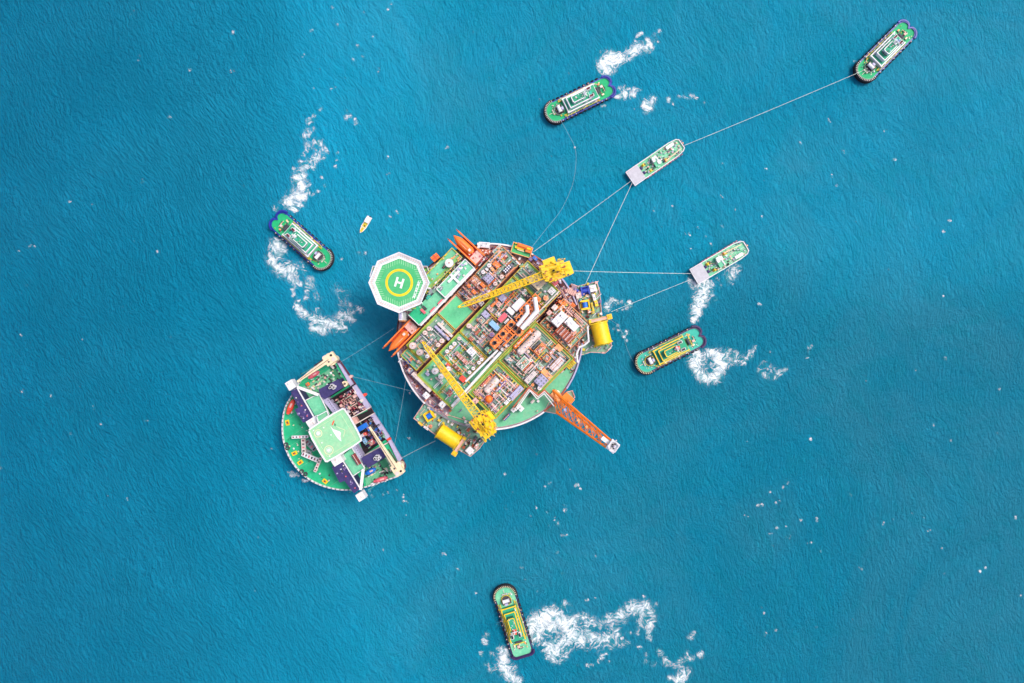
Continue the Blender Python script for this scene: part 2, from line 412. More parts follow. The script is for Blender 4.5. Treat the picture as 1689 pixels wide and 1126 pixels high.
foam('propeller_wash', 'white foam curling away below the tug left of the helideck', fp(420,380,6.255,
 [(240,140,8),(285,130,5,.8),(220,200,7),(300,200,4,.7),(170,290,5),(190,330,4),(230,380,5),(300,420,7),(270,250,4,.6),(350,340,4,.7),(390,400,5),(360,480,3,.8),(390,520,3,.8),(420,540,3,.9),(480,550,3,.9),(540,555,3,.9),
  (430,450,5,.55),(500,360,6,.4),(520,430,5,.4),(590,500,5,.7),(590,570,5,.6),(540,620,3,.8),(530,700,3,.8),(460,730,3,.8),(390,600,3,.7),(400,660,3,.8),(430,780,4,1),(470,810,4),(520,850,5,1),(570,890,4),(620,910,5,1),(480,870,5,.5),(650,820,4,.5),
  (690,940,6),(600,1010,5),(640,1010,5),(700,1020,7),(740,940,4,.8),(780,960,4,.9),(820,970,5,.8),(860,990,6,.85),(900,1000,5,.9),(930,1000,4),(880,920,6,.6),(900,870,4,.8),(940,870,4,.8),(980,890,5,.9),(1010,920,4,.7),(1000,830,4,.6),(1060,800,3,.7),(1100,825,3,.9),(975,760,3,.6),(560,300,5,.35),(1080,240,2.5,.6),(1140,230,2,.6),(900,295,2,.5),
  (880,640,8,.3),(900,740,8,.35),(640,680,8,.35),(960,640,6,.25),(820,560,8,.22)]))
foam('propeller_wash', 'broken white foam trailing upward from the stern of the leftmost tug', fp(440,150,5.63,
 [(220,1040,7),(190,1030,5),(240,1090,3),(270,1105,3),(310,1060,3),(300,980,4),(250,980,3),(340,980,5),(330,900,5),(310,850,5,.7),(290,800,6),(340,790,5),(270,830,4,.6),(330,720,4,.9),(370,700,4,.9),(430,705,4,.9),(400,650,3,.8),(440,630,3,.8),(470,620,4,.8),(530,620,3,.8),(320,660,3,.7),
  (560,560,2.5,.6),(550,520,2.5,.5),(490,480,5,.9),(450,470,4,.7),(400,400,4,.7),(350,420,4,.7),(370,360,3,.6),(380,500,4,.6),(370,550,3,.5),(340,590,3,.5),(250,720,3,.6),(400,270,4,.7),(390,300,3,.7),(440,220,3,.7),(490,180,2.5,.7),(515,160,2,.5),
  (740,240,4,.8),(745,185,2,.7),(780,230,3,.6),(830,300,3,.6),(820,260,2,.5),(640,700,2.5,.7),(650,640,2,.6),(655,575,2,.6),(390,940,3,.8),(430,960,3,.5),(480,930,2,.8),(510,800,2,.8),(540,880,2,.7),(400,860,3,.5),(440,350,3,.5),(520,560,4,.3),(470,560,5,.3),(240,920,5,.4),(80,1090,5,.5)])
 + [(556,40,2,.6),(548,12,2,.6),(590,75,2,.6),(583,98,2,.5),(570,128,2,.5),(640,15,2,.6),(646,5,2,.6),(600,20,2,.5),(615,60,2,.4)])
foam('propeller_wash', 'white foam plume above the stern of the tug at top centre', fp(960,40,7.036,
 [(270,550,4),(290,530,5),(310,500,6),(230,470,5),(215,510,4),(250,420,5),(290,390,5),(330,345,4),(370,360,6),(400,420,7),(440,380,5),(470,400,5,.9),(350,440,6,.7),(560,320,4,.8),(590,340,4,.7),(620,300,5,.8),(590,300,4,.8),(650,250,4,.8),(690,270,4,.7),(750,190,4,.9),(790,230,4,.8),(800,270,3,.8),(750,300,4,.8),(740,260,4,.5),(640,140,2,.8),(690,100,2.5,.8),(670,120,2,.7),(540,400,2,.8),(880,210,2,.6),(620,200,2,.6),(215,320,1.5,.7),(850,120,5,.25),(900,80,3,.4)]))
foam('propeller_wash', 'small ringed patches of foam right of the tug at top centre', fp(960,40,7.036,
 [(400,840,3,.9),(440,830,3,.8),(480,820,4,.9),(510,810,3),(500,780,3,.6),(580,810,4,.9),(610,820,2,.8),(500,730,2,.7),(540,740,2,.8),(600,750,2,.6),(430,740,3,.5),(640,750,3,.4),(690,760,2,.5),(740,910,5,1),(720,940,4,1),(745,960,4,.9),(760,995,4,.8),(830,850,4,.9),(820,900,3,.8),(800,960,3,.8),(1010,865,3,1),(1000,885,2,.9),(1060,920,2,.8),(1130,840,4,.4),(1200,830,4,.35),(1250,830,4,.35),(1300,830,3,.5),(1330,855,2.5,.7),(1420,910,2,.4),(255,940,2.5,.9),(235,945,1.5,.7)]))
foam('propeller_wash', 'white foam streaming down from the ramp of the right-hand white workboat', fp(1100,440,5.63,
 [(215,90,3,.7),(225,130,3,.9),(260,150,4,.9),(300,160,5),(340,150,5),(370,130,3,.7),(410,160,3,.8),(390,185,3,.7),(380,140,2,.7),(240,190,4,.5),(350,200,4,.8),(340,230,5),(310,270,6,.8),(350,280,6),(330,310,5,.8),(290,310,4,.8),(260,300,4,.7),(310,350,5,.8),(270,370,5,.8),(245,400,4,.9),(280,400,5,1),(300,430,3,.8),(270,460,4),(240,480,3.5),(245,510,2.5),(400,230,2,.7),(420,260,2,.7),(460,300,2,.6),(500,180,2,.4),(470,110,3,.35),(600,50,9,.5),(580,100,5,.7),(640,20,8,.4)]))
foam('propeller_wash', 'bright ring of churned foam beside the tug below right of the platform', fp(1100,440,5.63,
 [(250,870,6),(240,900,5),(265,930,6),(280,970,5),(310,1010,6),(350,1030,5),(390,1040,6),(440,1030,5),(470,1010,6),(500,960,6),(525,910,6),(520,860,6),(490,830,6,.9),(460,810,5),(420,790,5),(370,820,3,.9),(290,800,4,.9),(260,800,4),(290,860,5),(440,960,4,.5),(450,870,4,.6),(340,870,3,.3),(360,940,8,.12),(480,880,6,.9),
  (400,780,4),(560,800,4,.6),(580,770,3,.6),(640,800,4,.5),(620,850,5,.5),(660,850,4,.5),(700,890,4,.7),(730,860,3,.7),(770,820,4,.7),(790,780,4,.6),(820,745,2.5,.8),(600,880,4,.4),(850,960,3,.7),(890,990,3,.7),(930,1015,4,.7),(1000,1025,3,.8),(1040,990,3,.8),(1060,965,3,.6),(1100,950,2.5,.9),(940,930,5,.4),(890,900,6,.35),(990,960,6,.35),(960,790,2,.4),(1300,840,3,.5),(1330,740,2.5,.7),(1320,800,3,.3)]))
foam('propeller_wash', 'broad swirl of white foam right of the tug at the bottom', fp(780,960,4.2225,
 [(395,340,6),(410,300,6),(430,270,7),(470,250,7),(520,225,8),(560,230,7),(600,250,7),(470,330,5,.9),(430,400,7),(460,370,6,.8),(500,430,4,.8),(480,290,6,.8),(530,330,6,.7),(560,310,6,.8),(620,270,7),(660,290,7),(690,260,4,.8),(710,270,3,.8),(660,340,6,.8),(680,370,6),(720,380,8),(700,340,6,.8),(750,400,6,.8),(620,420,5,.8),(590,470,5,.9),(575,500,6,1),(540,450,5,.8),(550,480,5,.9),(570,410,5,.6),(500,480,3,.7),(520,530,3,.7),(560,550,3,.8),(610,550,3,.8),(645,520,3,.8),(655,470,3,.8),(650,420,5,.7),
  (770,420,4,.9),(810,360,4,.9),(830,385,6,.95),(880,400,5,.95),(920,390,4,.8),(960,385,4,.8),(1030,390,3,.8),(1010,370,4,.6),(740,240,5,.6),(780,240,5,.7),(820,270,5,.7),(790,300,4,.5),(880,300,4,.7),(850,300,4,.5),(800,340,4,.6),(950,250,5,.8),(910,270,4,.6),(1000,240,5,.7),(1040,230,6,.8),(1030,200,4,.7),(1080,170,5,.75),(1120,150,5,.6),(1120,190,6,.7),(1160,180,6,.7),(1180,220,7,.75),(1210,170,6,.75),(1210,150,4,.8),(1240,210,5,.8),(1255,260,5,.7),(1230,300,4,.7),(1230,310,4,.7),(1220,350,3,.8),(1225,380,3,.8),(1240,405,2,.6),(1160,270,5,.5),(1170,310,4,.4),(1200,270,4,.5),(980,320,5,.5),(1010,340,5,.5),(940,350,5,.4),(1060,280,4,.3),
  (640,145,3,.7),(620,170,3,.5),(680,160,3,.4),(550,180,3,.5),(570,165,2,.5),(1090,350,3,.6),(1150,350,3,.6),(1160,450,4,.6),(1290,470,3,.8),(1310,500,3,.6),(1340,540,4,.7),(1350,560,4,.7),(1400,580,4,.5),(1440,545,4,.8),(1490,535,4,.7),(1520,530,4,.8),(1580,510,4,.9),(1590,495,2.5,.9),(1490,490,2.5,.7),(1450,590,4,.5),(1500,620,5,.4),(1460,650,7,.75),(1440,690,6,.9),(1420,680,5,.7),(1370,670,3,1),(1520,380,4,.6),(1540,350,3,.5),(1500,390,3,.5),(1210,500,4,.35),(1200,550,4,.4),(1260,570,4,.4),(930,490,2.5,.7),(900,510,2.5,.8),(885,530,2.5,.8),(960,460,2.5,.6),(990,430,4,.6),(1040,430,5,.5),(1080,420,5,.4),(800,580,2.5,.8),(830,575,2,.6),(730,575,2,.5),(870,560,2,.6),(950,555,2,.6),
  (850,440,8,.35),(780,450,8,.3),(930,420,8,.4),(1280,150,3,.5),(1190,95,2,.6)]))
foam('propeller_wash', 'white foam at the lower left of the bottom tug, running off the frame', fp(780,960,4.2225,
 [(215,480,5,.7),(220,520,6,1),(205,550,5),(210,590,7,1),(240,600,5,.8),(235,640,6,.9),(250,660,5,.9),(280,670,6,.8),(290,600,4,.5),(320,690,6,1),(230,470,4,.7),(80,410,3,1),(95,425,2,.9),(70,405,2,.9),(100,360,4,.5),(90,380,3,.4),(60,490,3,.6),(60,510,2.5,.6),(130,500,3,.5),(110,570,3,.5),(120,610,3,.6),(80,570,2,.5),(150,600,3,.4),(20,75,2,.7),(180,290,4,.5),(195,470,4,.5),(170,460,2,.4)]))
foam('propeller_wash', 'thin crescent of foam right of the yellow drum on the platform edge', fp(920,450,7.508,
 [(600,470,3,.6),(600,420,3,.8),(610,380,3,.8),(640,350,3,.8),(680,330,3,.9),(720,340,2.5,.8),(750,370,2,.8),(620,440,3,.7),(800,350,2,.5),(840,380,2,.5),(880,370,3,.8),(895,410,3,.8),(850,440,2,.5),(800,450,2,.4),(740,470,2,.4),(690,690,2,.5),(750,710,2,.6),(800,770,2.5,.8),(820,800,2.5,.9),(850,730,3,.6),(870,750,3,.5),(850,840,2,.6),(740,650,2,.5),(870,620,1.5,.4)]))
foam('breaking_wave', 'thin foam lapping against the lower rim of the green D-shaped vessel', fp(460,690,10.24,
 [(160,910,1.5,.7),(220,900,2,.6),(220,960,2,.8),(260,960,2,.7),(300,930,1.8,.8),(330,960,1.5,.7),(400,1030,1.8,.9),(440,1050,2,1),(480,1050,1.8,.9),(190,960,1.8,.5),(0,0,0.5,.1)])[:-1]
 + [(603.5,819,2.5,.5),(614,817,2,.5),(632,814.6,2,.5),(640,812,2,.5),(655,808,2,.4),(666,826,1.5,.7),(672,828,1.5,.7),(450,800,2,.3),(536,812,1.5,.4)])
_rs = random.Random(4); sp = []
for (a, b, n, sx, sy) in ((905,870,34,34,60),(1300,880,18,60,45),(700,860,10,90,60),(150,450,22,130,260),(1560,800,16,70,220),(930,160,8,60,60),(1240,300,14,130,90),(620,260,10,60,90),(1450,520,16,150,220),(330,900,14,230,150),(1130,360,8,40,30),(400,60,12,120,60),(1300,1000,12,160,100)):
    for _ in range(n):
        x, y = _rs.gauss(a, sx), _rs.gauss(b, sy)
        if 5 < x < 1684 and 5 < y < 1121:
            for q in range(_rs.randint(1,3)): sp.append((x+_rs.gauss(0,2.2), y+_rs.gauss(0,2.2), _rs.uniform(.5,1.3), _rs.uniform(.4,.85)))
for x, y in ((950,801),(957,806),(953,799),(1257,832),(1281,870),(1250,833),(1320,857),(1616,942),(1625,936),(1337,724),(0,772),(1675,853)): sp.append((x,y,1.6,.95))
foam('foam_fleck', 'small white flecks of foam scattered over the open water', sp)

# ---------------------------------------------------------------- the round production platform
PCX, PCY, ANG = 807.5, 555.0, 46.0
def uvp(u, v):            # (u,v) in photograph pixels along/across the module rows -> photograph pixel
    return (PCX+u*0.695+v*0.719, PCY-u*0.719+v*0.695)
PL = root('production_platform', 'round green and rust coloured offshore platform ringed by a white rim', 'offshore platform', PCX, PCY, 22, 0, ANG)
def P(px, py, z): return local(px, py, z, PL)
def U(u, v, z): return P(*uvp(u, v), z)
C0 = (0.0, 0.0)
RD = 153.5*k(22)
# hull: a drum with a flared skirt
hb = MB(); hb.cyl(0,0,-3,14,RD*0.93,concr,96,cap=True); hb.cyl(0,0,14,21.2,RD*0.93,concr,96,r2=RD*0.995,cap=True)
hb.build('hull', PL)
md = MB(); md.cyl(0,0,21.2,22,RD*0.985,pdeck,128); o = md.build('main_deck', PL)
# coloured deck fields
def sector(a0, a1, r0, r1, z0, z1, m, name):
    b = MB(); b.ring(0,0,z0,z1,r1,r0,m,40,a0,a1); return b.build(name, PL)
aimg = lambda d: R(d-ANG)     # picture angle -> local
sector(aimg(20), aimg(118), 5, RD*0.975, 22, 22.06, bdeck, 'deck_coating')
sector(aimg(-118), aimg(-22), 5, RD*0.975, 22, 22.06, gdeck, 'deck_coating')
sector(aimg(-22), aimg(20), 5, RD*0.975, 22, 22.06, gdull, 'deck_coating')
b = MB()
for a0, a1, m in ((62,95,white),(20,56,lav),(178,226,white),(270,306,white),(-34,-4,lav)):
    b.ring(0,0,21.6,23.5,RD*1.003,RD*0.988,m,40,aimg(a0),aimg(a1))
for a0, a1, m in ((95,178,brown),(226,270,grey),(306,326,rust),(-4,20,brown),(56,62,rust)):
    b.ring(0,0,21.6,23.2,RD*0.998,RD*0.985,m,40,aimg(a0),aimg(a1))
b.build('bulwark', PL)
# rim fittings: stanchions and pipes inside the rim
rnd = random.Random(11)
b = MB()
for i in range(170):
    a = 2*pi*i/170+rnd.uniform(-.01,.01)
    if -118 < ((math.degrees(a)+ANG+180)%360-180) < -24: continue
    rr = RD*rnd.uniform(.93,.965)
    b.box(rr*cos(a), rr*sin(a), 22, 22+rnd.uniform(.5,1.8), rnd.uniform(.5,1.6), rnd.uniform(.4,1.0), rnd.choice([salm,rust,offw,brown,lav,grey,pdeck,white,pdeck]), a+rnd.choice([0,pi/2]))
for rr, m in ((.905,pdeck),(.92,salm),(.945,rust),(.955,purp)):
    b.ring(0,0,22.3,22.8,RD*rr+.16,RD*rr-.16,m,120,aimg(-20),aimg(238))
b.build('rim_pipework', PL)

KEEP = []
def kept(px, py):
    for (x, y, a, c, lu, lv) in KEEP:
        dx, dy = px-x, py-y; p = dx*a-dy*c; q = dx*c+dy*a
        if abs(p) < lu/2 and abs(q) < lv/2: return True
    return False
def clutter(b, u0, u1, v0, v1, z, n, pal, rnd, big=1.0, maxh=2.6):
    """small plant: pipes along both axes, valves, motors, little boxes"""
    for i in range(n):
        u = rnd.uniform(u0+2, u1-2); v = rnd.uniform(v0+2, v1-2); x, y = U(u, v, z+1)
        if kept(*uvp(u, v)) and rnd.random() < .93: continue
        m = rnd.choice(pal); t = rnd.random()
        if t < 0.62:
            L = rnd.uniform(2,11)*big; h = z+rnd.uniform(.4,maxh); r = rnd.uniform(.12,.32)
            al = rnd.random() < .5
            hu = min((u1-u), (u-u0))*k(z)*0.95; hv = min((v1-v), (v-v0))*k(z)*0.95
            L = min(L, 2*(hu if al else hv))
            if L < .6: continue
            p = (x-L/2, y, h) if al else (x, y-L/2, h); q = (x+L/2, y, h) if al else (x, y+L/2, h)
            b.tube(p, q, r, m, 6)
            for e in (p, q): b.tube(e, (e[0], e[1], z), r*.9, m, 5)
        elif t < 0.86:
            a = rnd.uniform(.4,1.7)*big; c = rnd.uniform(.3,1.1)*big; h = rnd.uniform(.5,maxh)
            b.box(x, y, z, z+h, a, c, m)
            if rnd.random() < .5: b.box(x, y, z+h, z+h+.25, a*.5, c*.5, rnd.choice(pal))
        else:
            r = rnd.uniform(.35,.9)*big; h = rnd.uniform(.8,maxh)
            b.cyl(x, y, z, z+h, r, m, 10); b.cyl(x, y, z+h, z+h+.3, r*.5, rnd.choice(pal), 8)
DEFER = []
def rectuv(u0, u1, v0, v1, z): return [U(u0,v0,z), U(u1,v0,z), U(u1,v1,z), U(u0,v1,z)]
def module(u0, u1, v0, v1, z, deckm, n, pal, seed, walk=('n','s','e','w'), wm=olive, ww=4.2, edge=yelo, big=1.0, label=None, maxh=2.6):
    rnd = random.Random(seed)
    b = MB(); b.prism(rectuv(u0,u1,v0,v1,z), z-.5, z, deckm)
    # legs and edge girders under the plate
    for uu in np.linspace(u0+1.5, u1-1.5, 4):
        for vv in (v0+1.5, v1-1.5):
            x, y = U(uu, vv, z); b.box(x, y, 22.06, z-.5, .8, .8, rust)
    b.wall(rectuv(u0,u1,v0,v1,z), z-1.4, z-.52, .5, rust)
    d = b.build('module_deck', PL)
    if label: d['label'] = label
    wk = MB(); s = ww
    if 'w' in walk: wk.prism(rectuv(u0+.4,u1-.4,v0+.4,v0+s,z), z, z+.10, wm)
    if 'e' in walk: wk.prism(rectuv(u0+.4,u1-.4,v1-s,v1-.4,z), z, z+.10, wm)
    if 's' in walk: wk.prism(rectuv(u0+.4,u0+s,v0+s+.05,v1-s-.05,z), z, z+.09, wm)
    if 'n' in walk: wk.prism(rectuv(u1-s,u1-.4,v0+s+.05,v1-s-.05,z), z, z+.09, wm)
    if wk.v: wk.build('walkway', d)
    rl = MB(); rl.rail(rectuv(u0+.5,u1-.5,v0+.5,v1-.5,z), z, edge, 1.1, t=.17)
    if len(walk) == 4: rl.rail(rectuv(u0+s,u1-s,v0+s,v1-s,z), z, rnd.choice([edge, orel]), 1.1, t=.15)
    rl.build('handrail', d)
    if n:
        DEFER.append((d, u0, u1, v0, v1, s, walk, z, n, pal, rnd, big, maxh))
    return d
def late_clutter():
    for (d, u0, u1, v0, v1, s, walk, z, n, pal, rnd, big, maxh) in DEFER:
        p = MB(); clutter(p, u0+(s if 's' in walk else 1), u1-(s if 'n' in walk else 1), v0+(s if 'w' in walk else 1), v1-(s if 'e' in walk else 1), z, n, pal, rnd, big, maxh)
        p.build('pipework', d)
ZM = 27.0
module(-106, -32, -89, -47.5, ZM, gdull, 60, PAL_GREEN, 1, walk=('w','s'), label='green module deck with round pale tanks')
module(-124, -107, -84, -47.5, ZM-.6, gdeck, 12, PAL_GREEN, 2, walk=())
module(-31, 13, -89, -47.5, ZM, gplain, 0, PAL_GREEN, 3, walk=('w','n'), wm=salm, ww=2.6, edge=orel, label='bare bright green deck panel')
module(14, 56, -89, -47.5, ZM, salm, 170, PAL_STEEL, 4, walk=(), edge=orel, label='pipe-crowded module deck under the crane boom')
module(57, 122, -89, -47.5, ZM, gdull, 190, PAL_STEEL, 5, walk=(), edge=orel)
module(-129, -77.5, -42, 37, ZM, gdeck, 60, PAL_GREEN, 6, walk=('w','s','e'), edge=yelo)
module(-76.5, -28.5, -42, 21, ZM, gdeck, 90, PAL_GREEN, 7, walk=('w',))
module(-27.5, 98, -42, 36, ZM, gdull, 330, PAL_STEEL, 8, walk=('w',), label='central module deck crowded with containers and plant')
module(99, 134, -42, 34, ZM+.5, gdull, 60, PAL_GREEN, 9, walk=('n','s'), edge=yelo)
module(-91, -19, 38, 101, ZM, gdull, 300, PAL_STEEL, 10, wm=olive, ww=5, label='module deck of pinkish pipework framed by a green walkway')
module(-18, 71, 38, 125, ZM, gdull, 250, PAL_STEEL, 12, wm=olive, ww=4.6, edge=yelo)
module(73, 130, 44, 110, ZM-.8, gdull, 220, PAL_RUST, 13, walk=(), edge=orel)
b = MB(); b.prism(rectuv(-124.5,-79,2.5,6.5,ZM),ZM,ZM+.1,olive); b.rail(rectuv(-124.5,-79,2.5,6.5,ZM),ZM+.1,yelo,1,t=.15); b.build('walkway',PL)
b = MB(); b.prism(rectuv(-72,-44,-16,-12,ZM),ZM,ZM+.1,olive); b.rail(rectuv(-72,-44,-16,-12,ZM),ZM+.1,yelo,1,t=.15); b.build('walkway',PL)
# pipe and cable clutter at main-deck level, in the bays between modules and the rim
b = MB(); rnd = random.Random(5)
for i in range(760):
    a = rnd.uniform(0, 2*pi); rr = RD*math.sqrt(rnd.uniform(.5,.93)); x, y = rr*cos(a), rr*sin(a)
    ia = math.degrees(a)+ANG; ia = (ia+180) % 360-180
    if -120 < ia < -25 and rnd.random() < .93: continue
    if -25 < ia < 15 and rnd.random() < .3: continue
    if 120 < ia < 180 and rnd.random() < .5: continue
    if rnd.random() < .5:
        L = rnd.uniform(1.5,5); al = rnd.random() < .5; m = rnd.choice([salm,offw,rust,brown,purp,grey,oran])
        dx, dy = (L/2,0) if al else (0,L/2); h = 22+rnd.uniform(.3,2); b.tube((x-dx,y-dy,h),(x+dx,y+dy,h),rnd.uniform(.12,.3),m,6)
    else: b.box(x, y, 22, 22+rnd.uniform(.5,2.2), rnd.uniform(.5,2), rnd.uniform(.5,1.8), rnd.choice([salm,offw,rust,brown,grey,white,lav]), rnd.choice([0,a]))
b.build('deck_pipework', PL)
# girders between the rows, their dark colour painting the shade of the gaps
b = MB()
for v, u0, u1 in ((-91.5,-110,95),(-45,-125,120),(-43.6,-125,120)):
    a, c = U(u0,v,26), U(u1,v,26); b.box((a[0]+c[0])/2,(a[1]+c[1])/2,24.2,25+.3*(v<-90),abs(c[0]-a[0]),.45,brown)
a, c = U(72,39,27), U(132,39,27); b.box((a[0]+c[0])/2,(a[1]+c[1])/2,23.5,24.2,abs(c[0]-a[0]),3.2,dark)  # wide dark strip standing for the shaded gap
for i in range(26):
    x, y = U(rnd.uniform(74,130), rnd.uniform(37,42), 26); b.box(x,y,24.2,25.5,rnd.uniform(.6,2.5),rnd.uniform(.3,.8),rnd.choice([rust,salm,brown,red,offw]))
b.build('girder', PL)

# --- living quarters roof strips on the north-west
b = MB(); z = 33.0
b.prism(rectuv(-5,64,-118,-96,z), 22, z, white); q = b.build('deckhouse', PL)
b = MB(); b.prism(rectuv(-3.6,62.5,-116.8,-98.6,z), z, z+.08, gmint); b.wall(rectuv(-4.6,63.6,-117.6,-96.6,z), z, z+.9, .35, white); b.build('roof', q)
b = MB()   # white cross marked by two crossing pipe runs
for (a0,a1) in (((17,-111.5),(43,-111.5)),((29,-117),(29,-99))):
    p0 = U(*a0, z+1); p1 = U(*a1, z+1); b.box((p0[0]+p1[0])/2,(p0[1]+p1[1])/2,z+.5,z+1.1+.05*(a0[0]>20),max(abs(p1[0]-p0[0]),1.3),max(abs(p1[1]-p0[1]),1.3),white)
for i in range(30):
    x, y = U(rnd.uniform(33,60), rnd.uniform(-115,-100), z); b.box(x,y,z+.09,z+rnd.uniform(.3,1.2),rnd.uniform(.4,1.6),rnd.uniform(.4,1.2),rnd.choice([offw,white,gmint,grey,lav]))
for i in range(12):
    x, y = U(rnd.uniform(-3,6), rnd.uniform(-116,-110), z); b.box(x,y,z+.09,z+.8,rnd.uniform(.5,1.4),.4,rnd.choice([lav,white,grey]))
b.build('roof_fittings', q)
b = MB(); z2 = 31.5
b.prism(rectuv(-46,-5.4,-119,-96.5,z2), 22, z2, gmint); b.prism(rectuv(-67,-46.2,-121,-96.5,z2), 22, z2+.3, gsea)
b.wall([U(-67,-121,z2),U(-67,-96.5,z2),U(-5.6,-96.5,z2)], z2+.3, z2+1.2, .35, white, closed=False)
b.wall([U(-40,-119,z2),U(-40,-108,z2),U(-52,-108,z2)], z2+.3, z2+1.0, .3, dgrey, closed=False)
for (u,v,l,s,m) in ((-33,-98.5,11,3,pink),(-15,-98.5,11,3,pink),(-46,-108,4,10,pink),(-40,-110,3,8,dgrey),(-22,-118,10,5,gteal),(-10,-121,16,6,grey)):
    x, y = U(u,v,z2+1); b.box(x,y,z2+.31,z2+1.2,l*k(z2),s*k(z2),m)
for i in range(26):
    x, y = U(rnd.uniform(-26,-4), rnd.uniform(-123,-116), z2+1); b.box(x,y,z2-.4,z2+rnd.uniform(.8,1.6),rnd.uniform(.4,2.4),rnd.uniform(.3,1),rnd.choice([dgrey,grey,black,offw,gdull]))
b.build('deckhouse', PL)
b = MB(); z3 = 30.0
b.prism(rectuv(-22,63,-147,-123,z3), 23, z3, gdeck); q = b.build('deckhouse', PL)
b = MB(); b.wall(rectuv(-21,62,-146,-124,z3), z3, z3+1, .3, yelo)
b.prism(rectuv(-18,58,-130,-126,z3), z3, z3+.1, olive); b.prism(rectuv(5,40,-143,-132,z3), z3, z3+.12, gmint)
b.prism(rectuv(-2,2,-142,-131,z3), z3, z3+.14, olive)
for i in range(46):
    x, y = U(rnd.uniform(-18,60), rnd.choice([rnd.uniform(-127,-123),rnd.uniform(-146,-143),rnd.uniform(-135,-131)]), z3); b.box(x,y,z3+.1,z3+rnd.uniform(.4,1.4),rnd.uniform(.4,2),rnd.uniform(.3,.8),rnd.choice([offw,salm,yelo,white,orel,grey,brown]))
b.build('roof_fittings', q)
# narrow bay between the two roofs
b = MB()
for i in range(60):
    x, y = U(rnd.uniform(-12,62), rnd.uniform(-122.5,-118.5), 29); b.box(x,y,24,rnd.uniform(27,29.6),rnd.uniform(.5,2.5),rnd.uniform(.3,.9),rnd.choice([brown,brown,olive,offw,dgrey,yelo]))
for i in range(90):
    x, y = U(rnd.uniform(-100,92), rnd.uniform(-95.5,-92.5), 27); b.box(x,y,24,rnd.uniform(26,28.5),rnd.uniform(.5,2.5),rnd.uniform(.2,.6),rnd.choice([brown,offw,white,salm,pink,brown]))
b.build('bay_pipework', PL)
# white edge beam along the long roofs
b = MB(); 
for (u0,u1) in ((-66,64),):
    a, c = U(u0,-94.6,33.8), U(u1,-94.6,33.8); b.box((a[0]+c[0])/2,(a[1]+c[1])/2,33,33.9,abs(c[0]-a[0]),.8,white)
b.build('edge_beam', PL)

# --- sponsons (side platforms) that carry the hose drums
def spoly(pts, z0, z1, m, name):
    b = MB(); pl = [P(x,y,z1) for x,y in pts]; cc = (sum(p[0] for p in pl)/len(pl), sum(p[1] for p in pl)/len(pl))
    low = [(cc[0]*.82+(p[0]-cc[0])*.75, cc[1]*.82+(p[1]-cc[1])*.75) for p in pl]
    b.prism(pl, z0, z1, m, low); b.prism([((p[0]-cc[0])*.99+cc[0],(p[1]-cc[1])*.99+cc[1]) for p in pl], z1, z1+.05, gdull)
    b.wall(pl, z1+.05, z1+1.1, .3, salm); return b.build(name, PL)
s1 = [(700,664),(683,689.5),(715,714),(734,724),(752,738),(762,744),(776,752),(791,739),(812,709),(790,700),(740,684)]
s2 = [(942,468),(953,472),(984,464.5),(989,482),(992,520),(1008,566),(1007,574),(998,582),(974,580.5),(959,585),(955,560),(958,525),(952,495)]
q1 = spoly(s1, 15, 21.6, rust, 'sponson'); q2 = spoly(s2, 15, 21.6, rust, 'sponson')
for q, pts, nn in ((q1, s1, 150), (q2, s2, 190)):
    b = MB(); xs = [p[0] for p in pts]; ys = [p[1] for p in pts]; cnt = 0
    while cnt < nn:
        px, py = rnd.uniform(min(xs),max(xs)), rnd.uniform(min(ys),max(ys)); ins = False
        for i in range(len(pts)):
            (ax,ay),(bx,by) = pts[i], pts[i-1]
            if (ay > py) != (by > py) and px < (bx-ax)*(py-ay)/(by-ay)+ax: ins = not ins
        if not ins: continue
        cnt += 1; x, y = P(px,py,22.5)
        m = rnd.choice([salm,salm,rust,offw,white,grey,gdull,gdeck,yelo,purp,brown])
        if rnd.random() < .4: L = rnd.uniform(1,4); b.tube((x-L/2,y,22.5+rnd.random()),(x+L/2,y,22.5+rnd.random()),.18,m,6)
        else: b.box(x,y,21.65,21.65+rnd.uniform(.3,1.8),rnd.uniform(.4,1.8),rnd.uniform(.4,1.5),m,rnd.uniform(0,1))
    b.build('deck_fittings', q)
b = MB(); pp = [P(x,y,21.5) for x,y in ((935,646),(944,644),(948,655),(938,662),(925,676),(918,682),(898,678),(905,664))]
b.prism(pp, 19, 21.4, gdull); b.wall(pp, 21.4, 22.5, .3, salm); b.build('sponson', PL)

# --- pipes
def pipe(name, pts, z, r, m, parent=PL, label=None, supports=True):
    b = MB(); q = [(*P(x,y,z),z) for x,y in pts]; b.path(q, r, m, 10)
    for a, c in zip(q[:-1], q[1:]):
        n = max(1,int(hypot(c[0]-a[0],c[1]-a[1])/6))
        for i in range(n+1):
            x = a[0]+(c[0]-a[0])*i/n; y = a[1]+(c[1]-a[1])*i/n
            b.box(x,y,ZM,z-r*.8,.35,.35,rust); b.tube((x,y-.01,z),(x+.01,y,z),r*1.0,m,6)
    o = b.build(name, parent)
    if label: o['label'] = label
pipe('pipeline', [(821,577),(768,629)], 31, .62, white)
pipe('pipeline', [(826,580),(745,670)], 31, .75, white)
pipe('duct', [(869,503),(870,516),(853,537)], 36, 1.1, white, label='bent white duct over the orange frames')
pipe('duct', [(882,490),(885.5,513),(860,542)], 36.5, 1.2, white)
pipe('pipeline', [(922,480),(882,521)], 30.5, .4, offw)
pipe('pipeline', [(888,520),(860,545)], 30.5, .4, offw)
pipe('pipeline', [(777,641),(745,674)], 29, .3, offw)
b = MB(); z = 30
def chain(pts, m, r): b.path([(*P(x,y,z),z) for x,y in pts], r, m, 6)
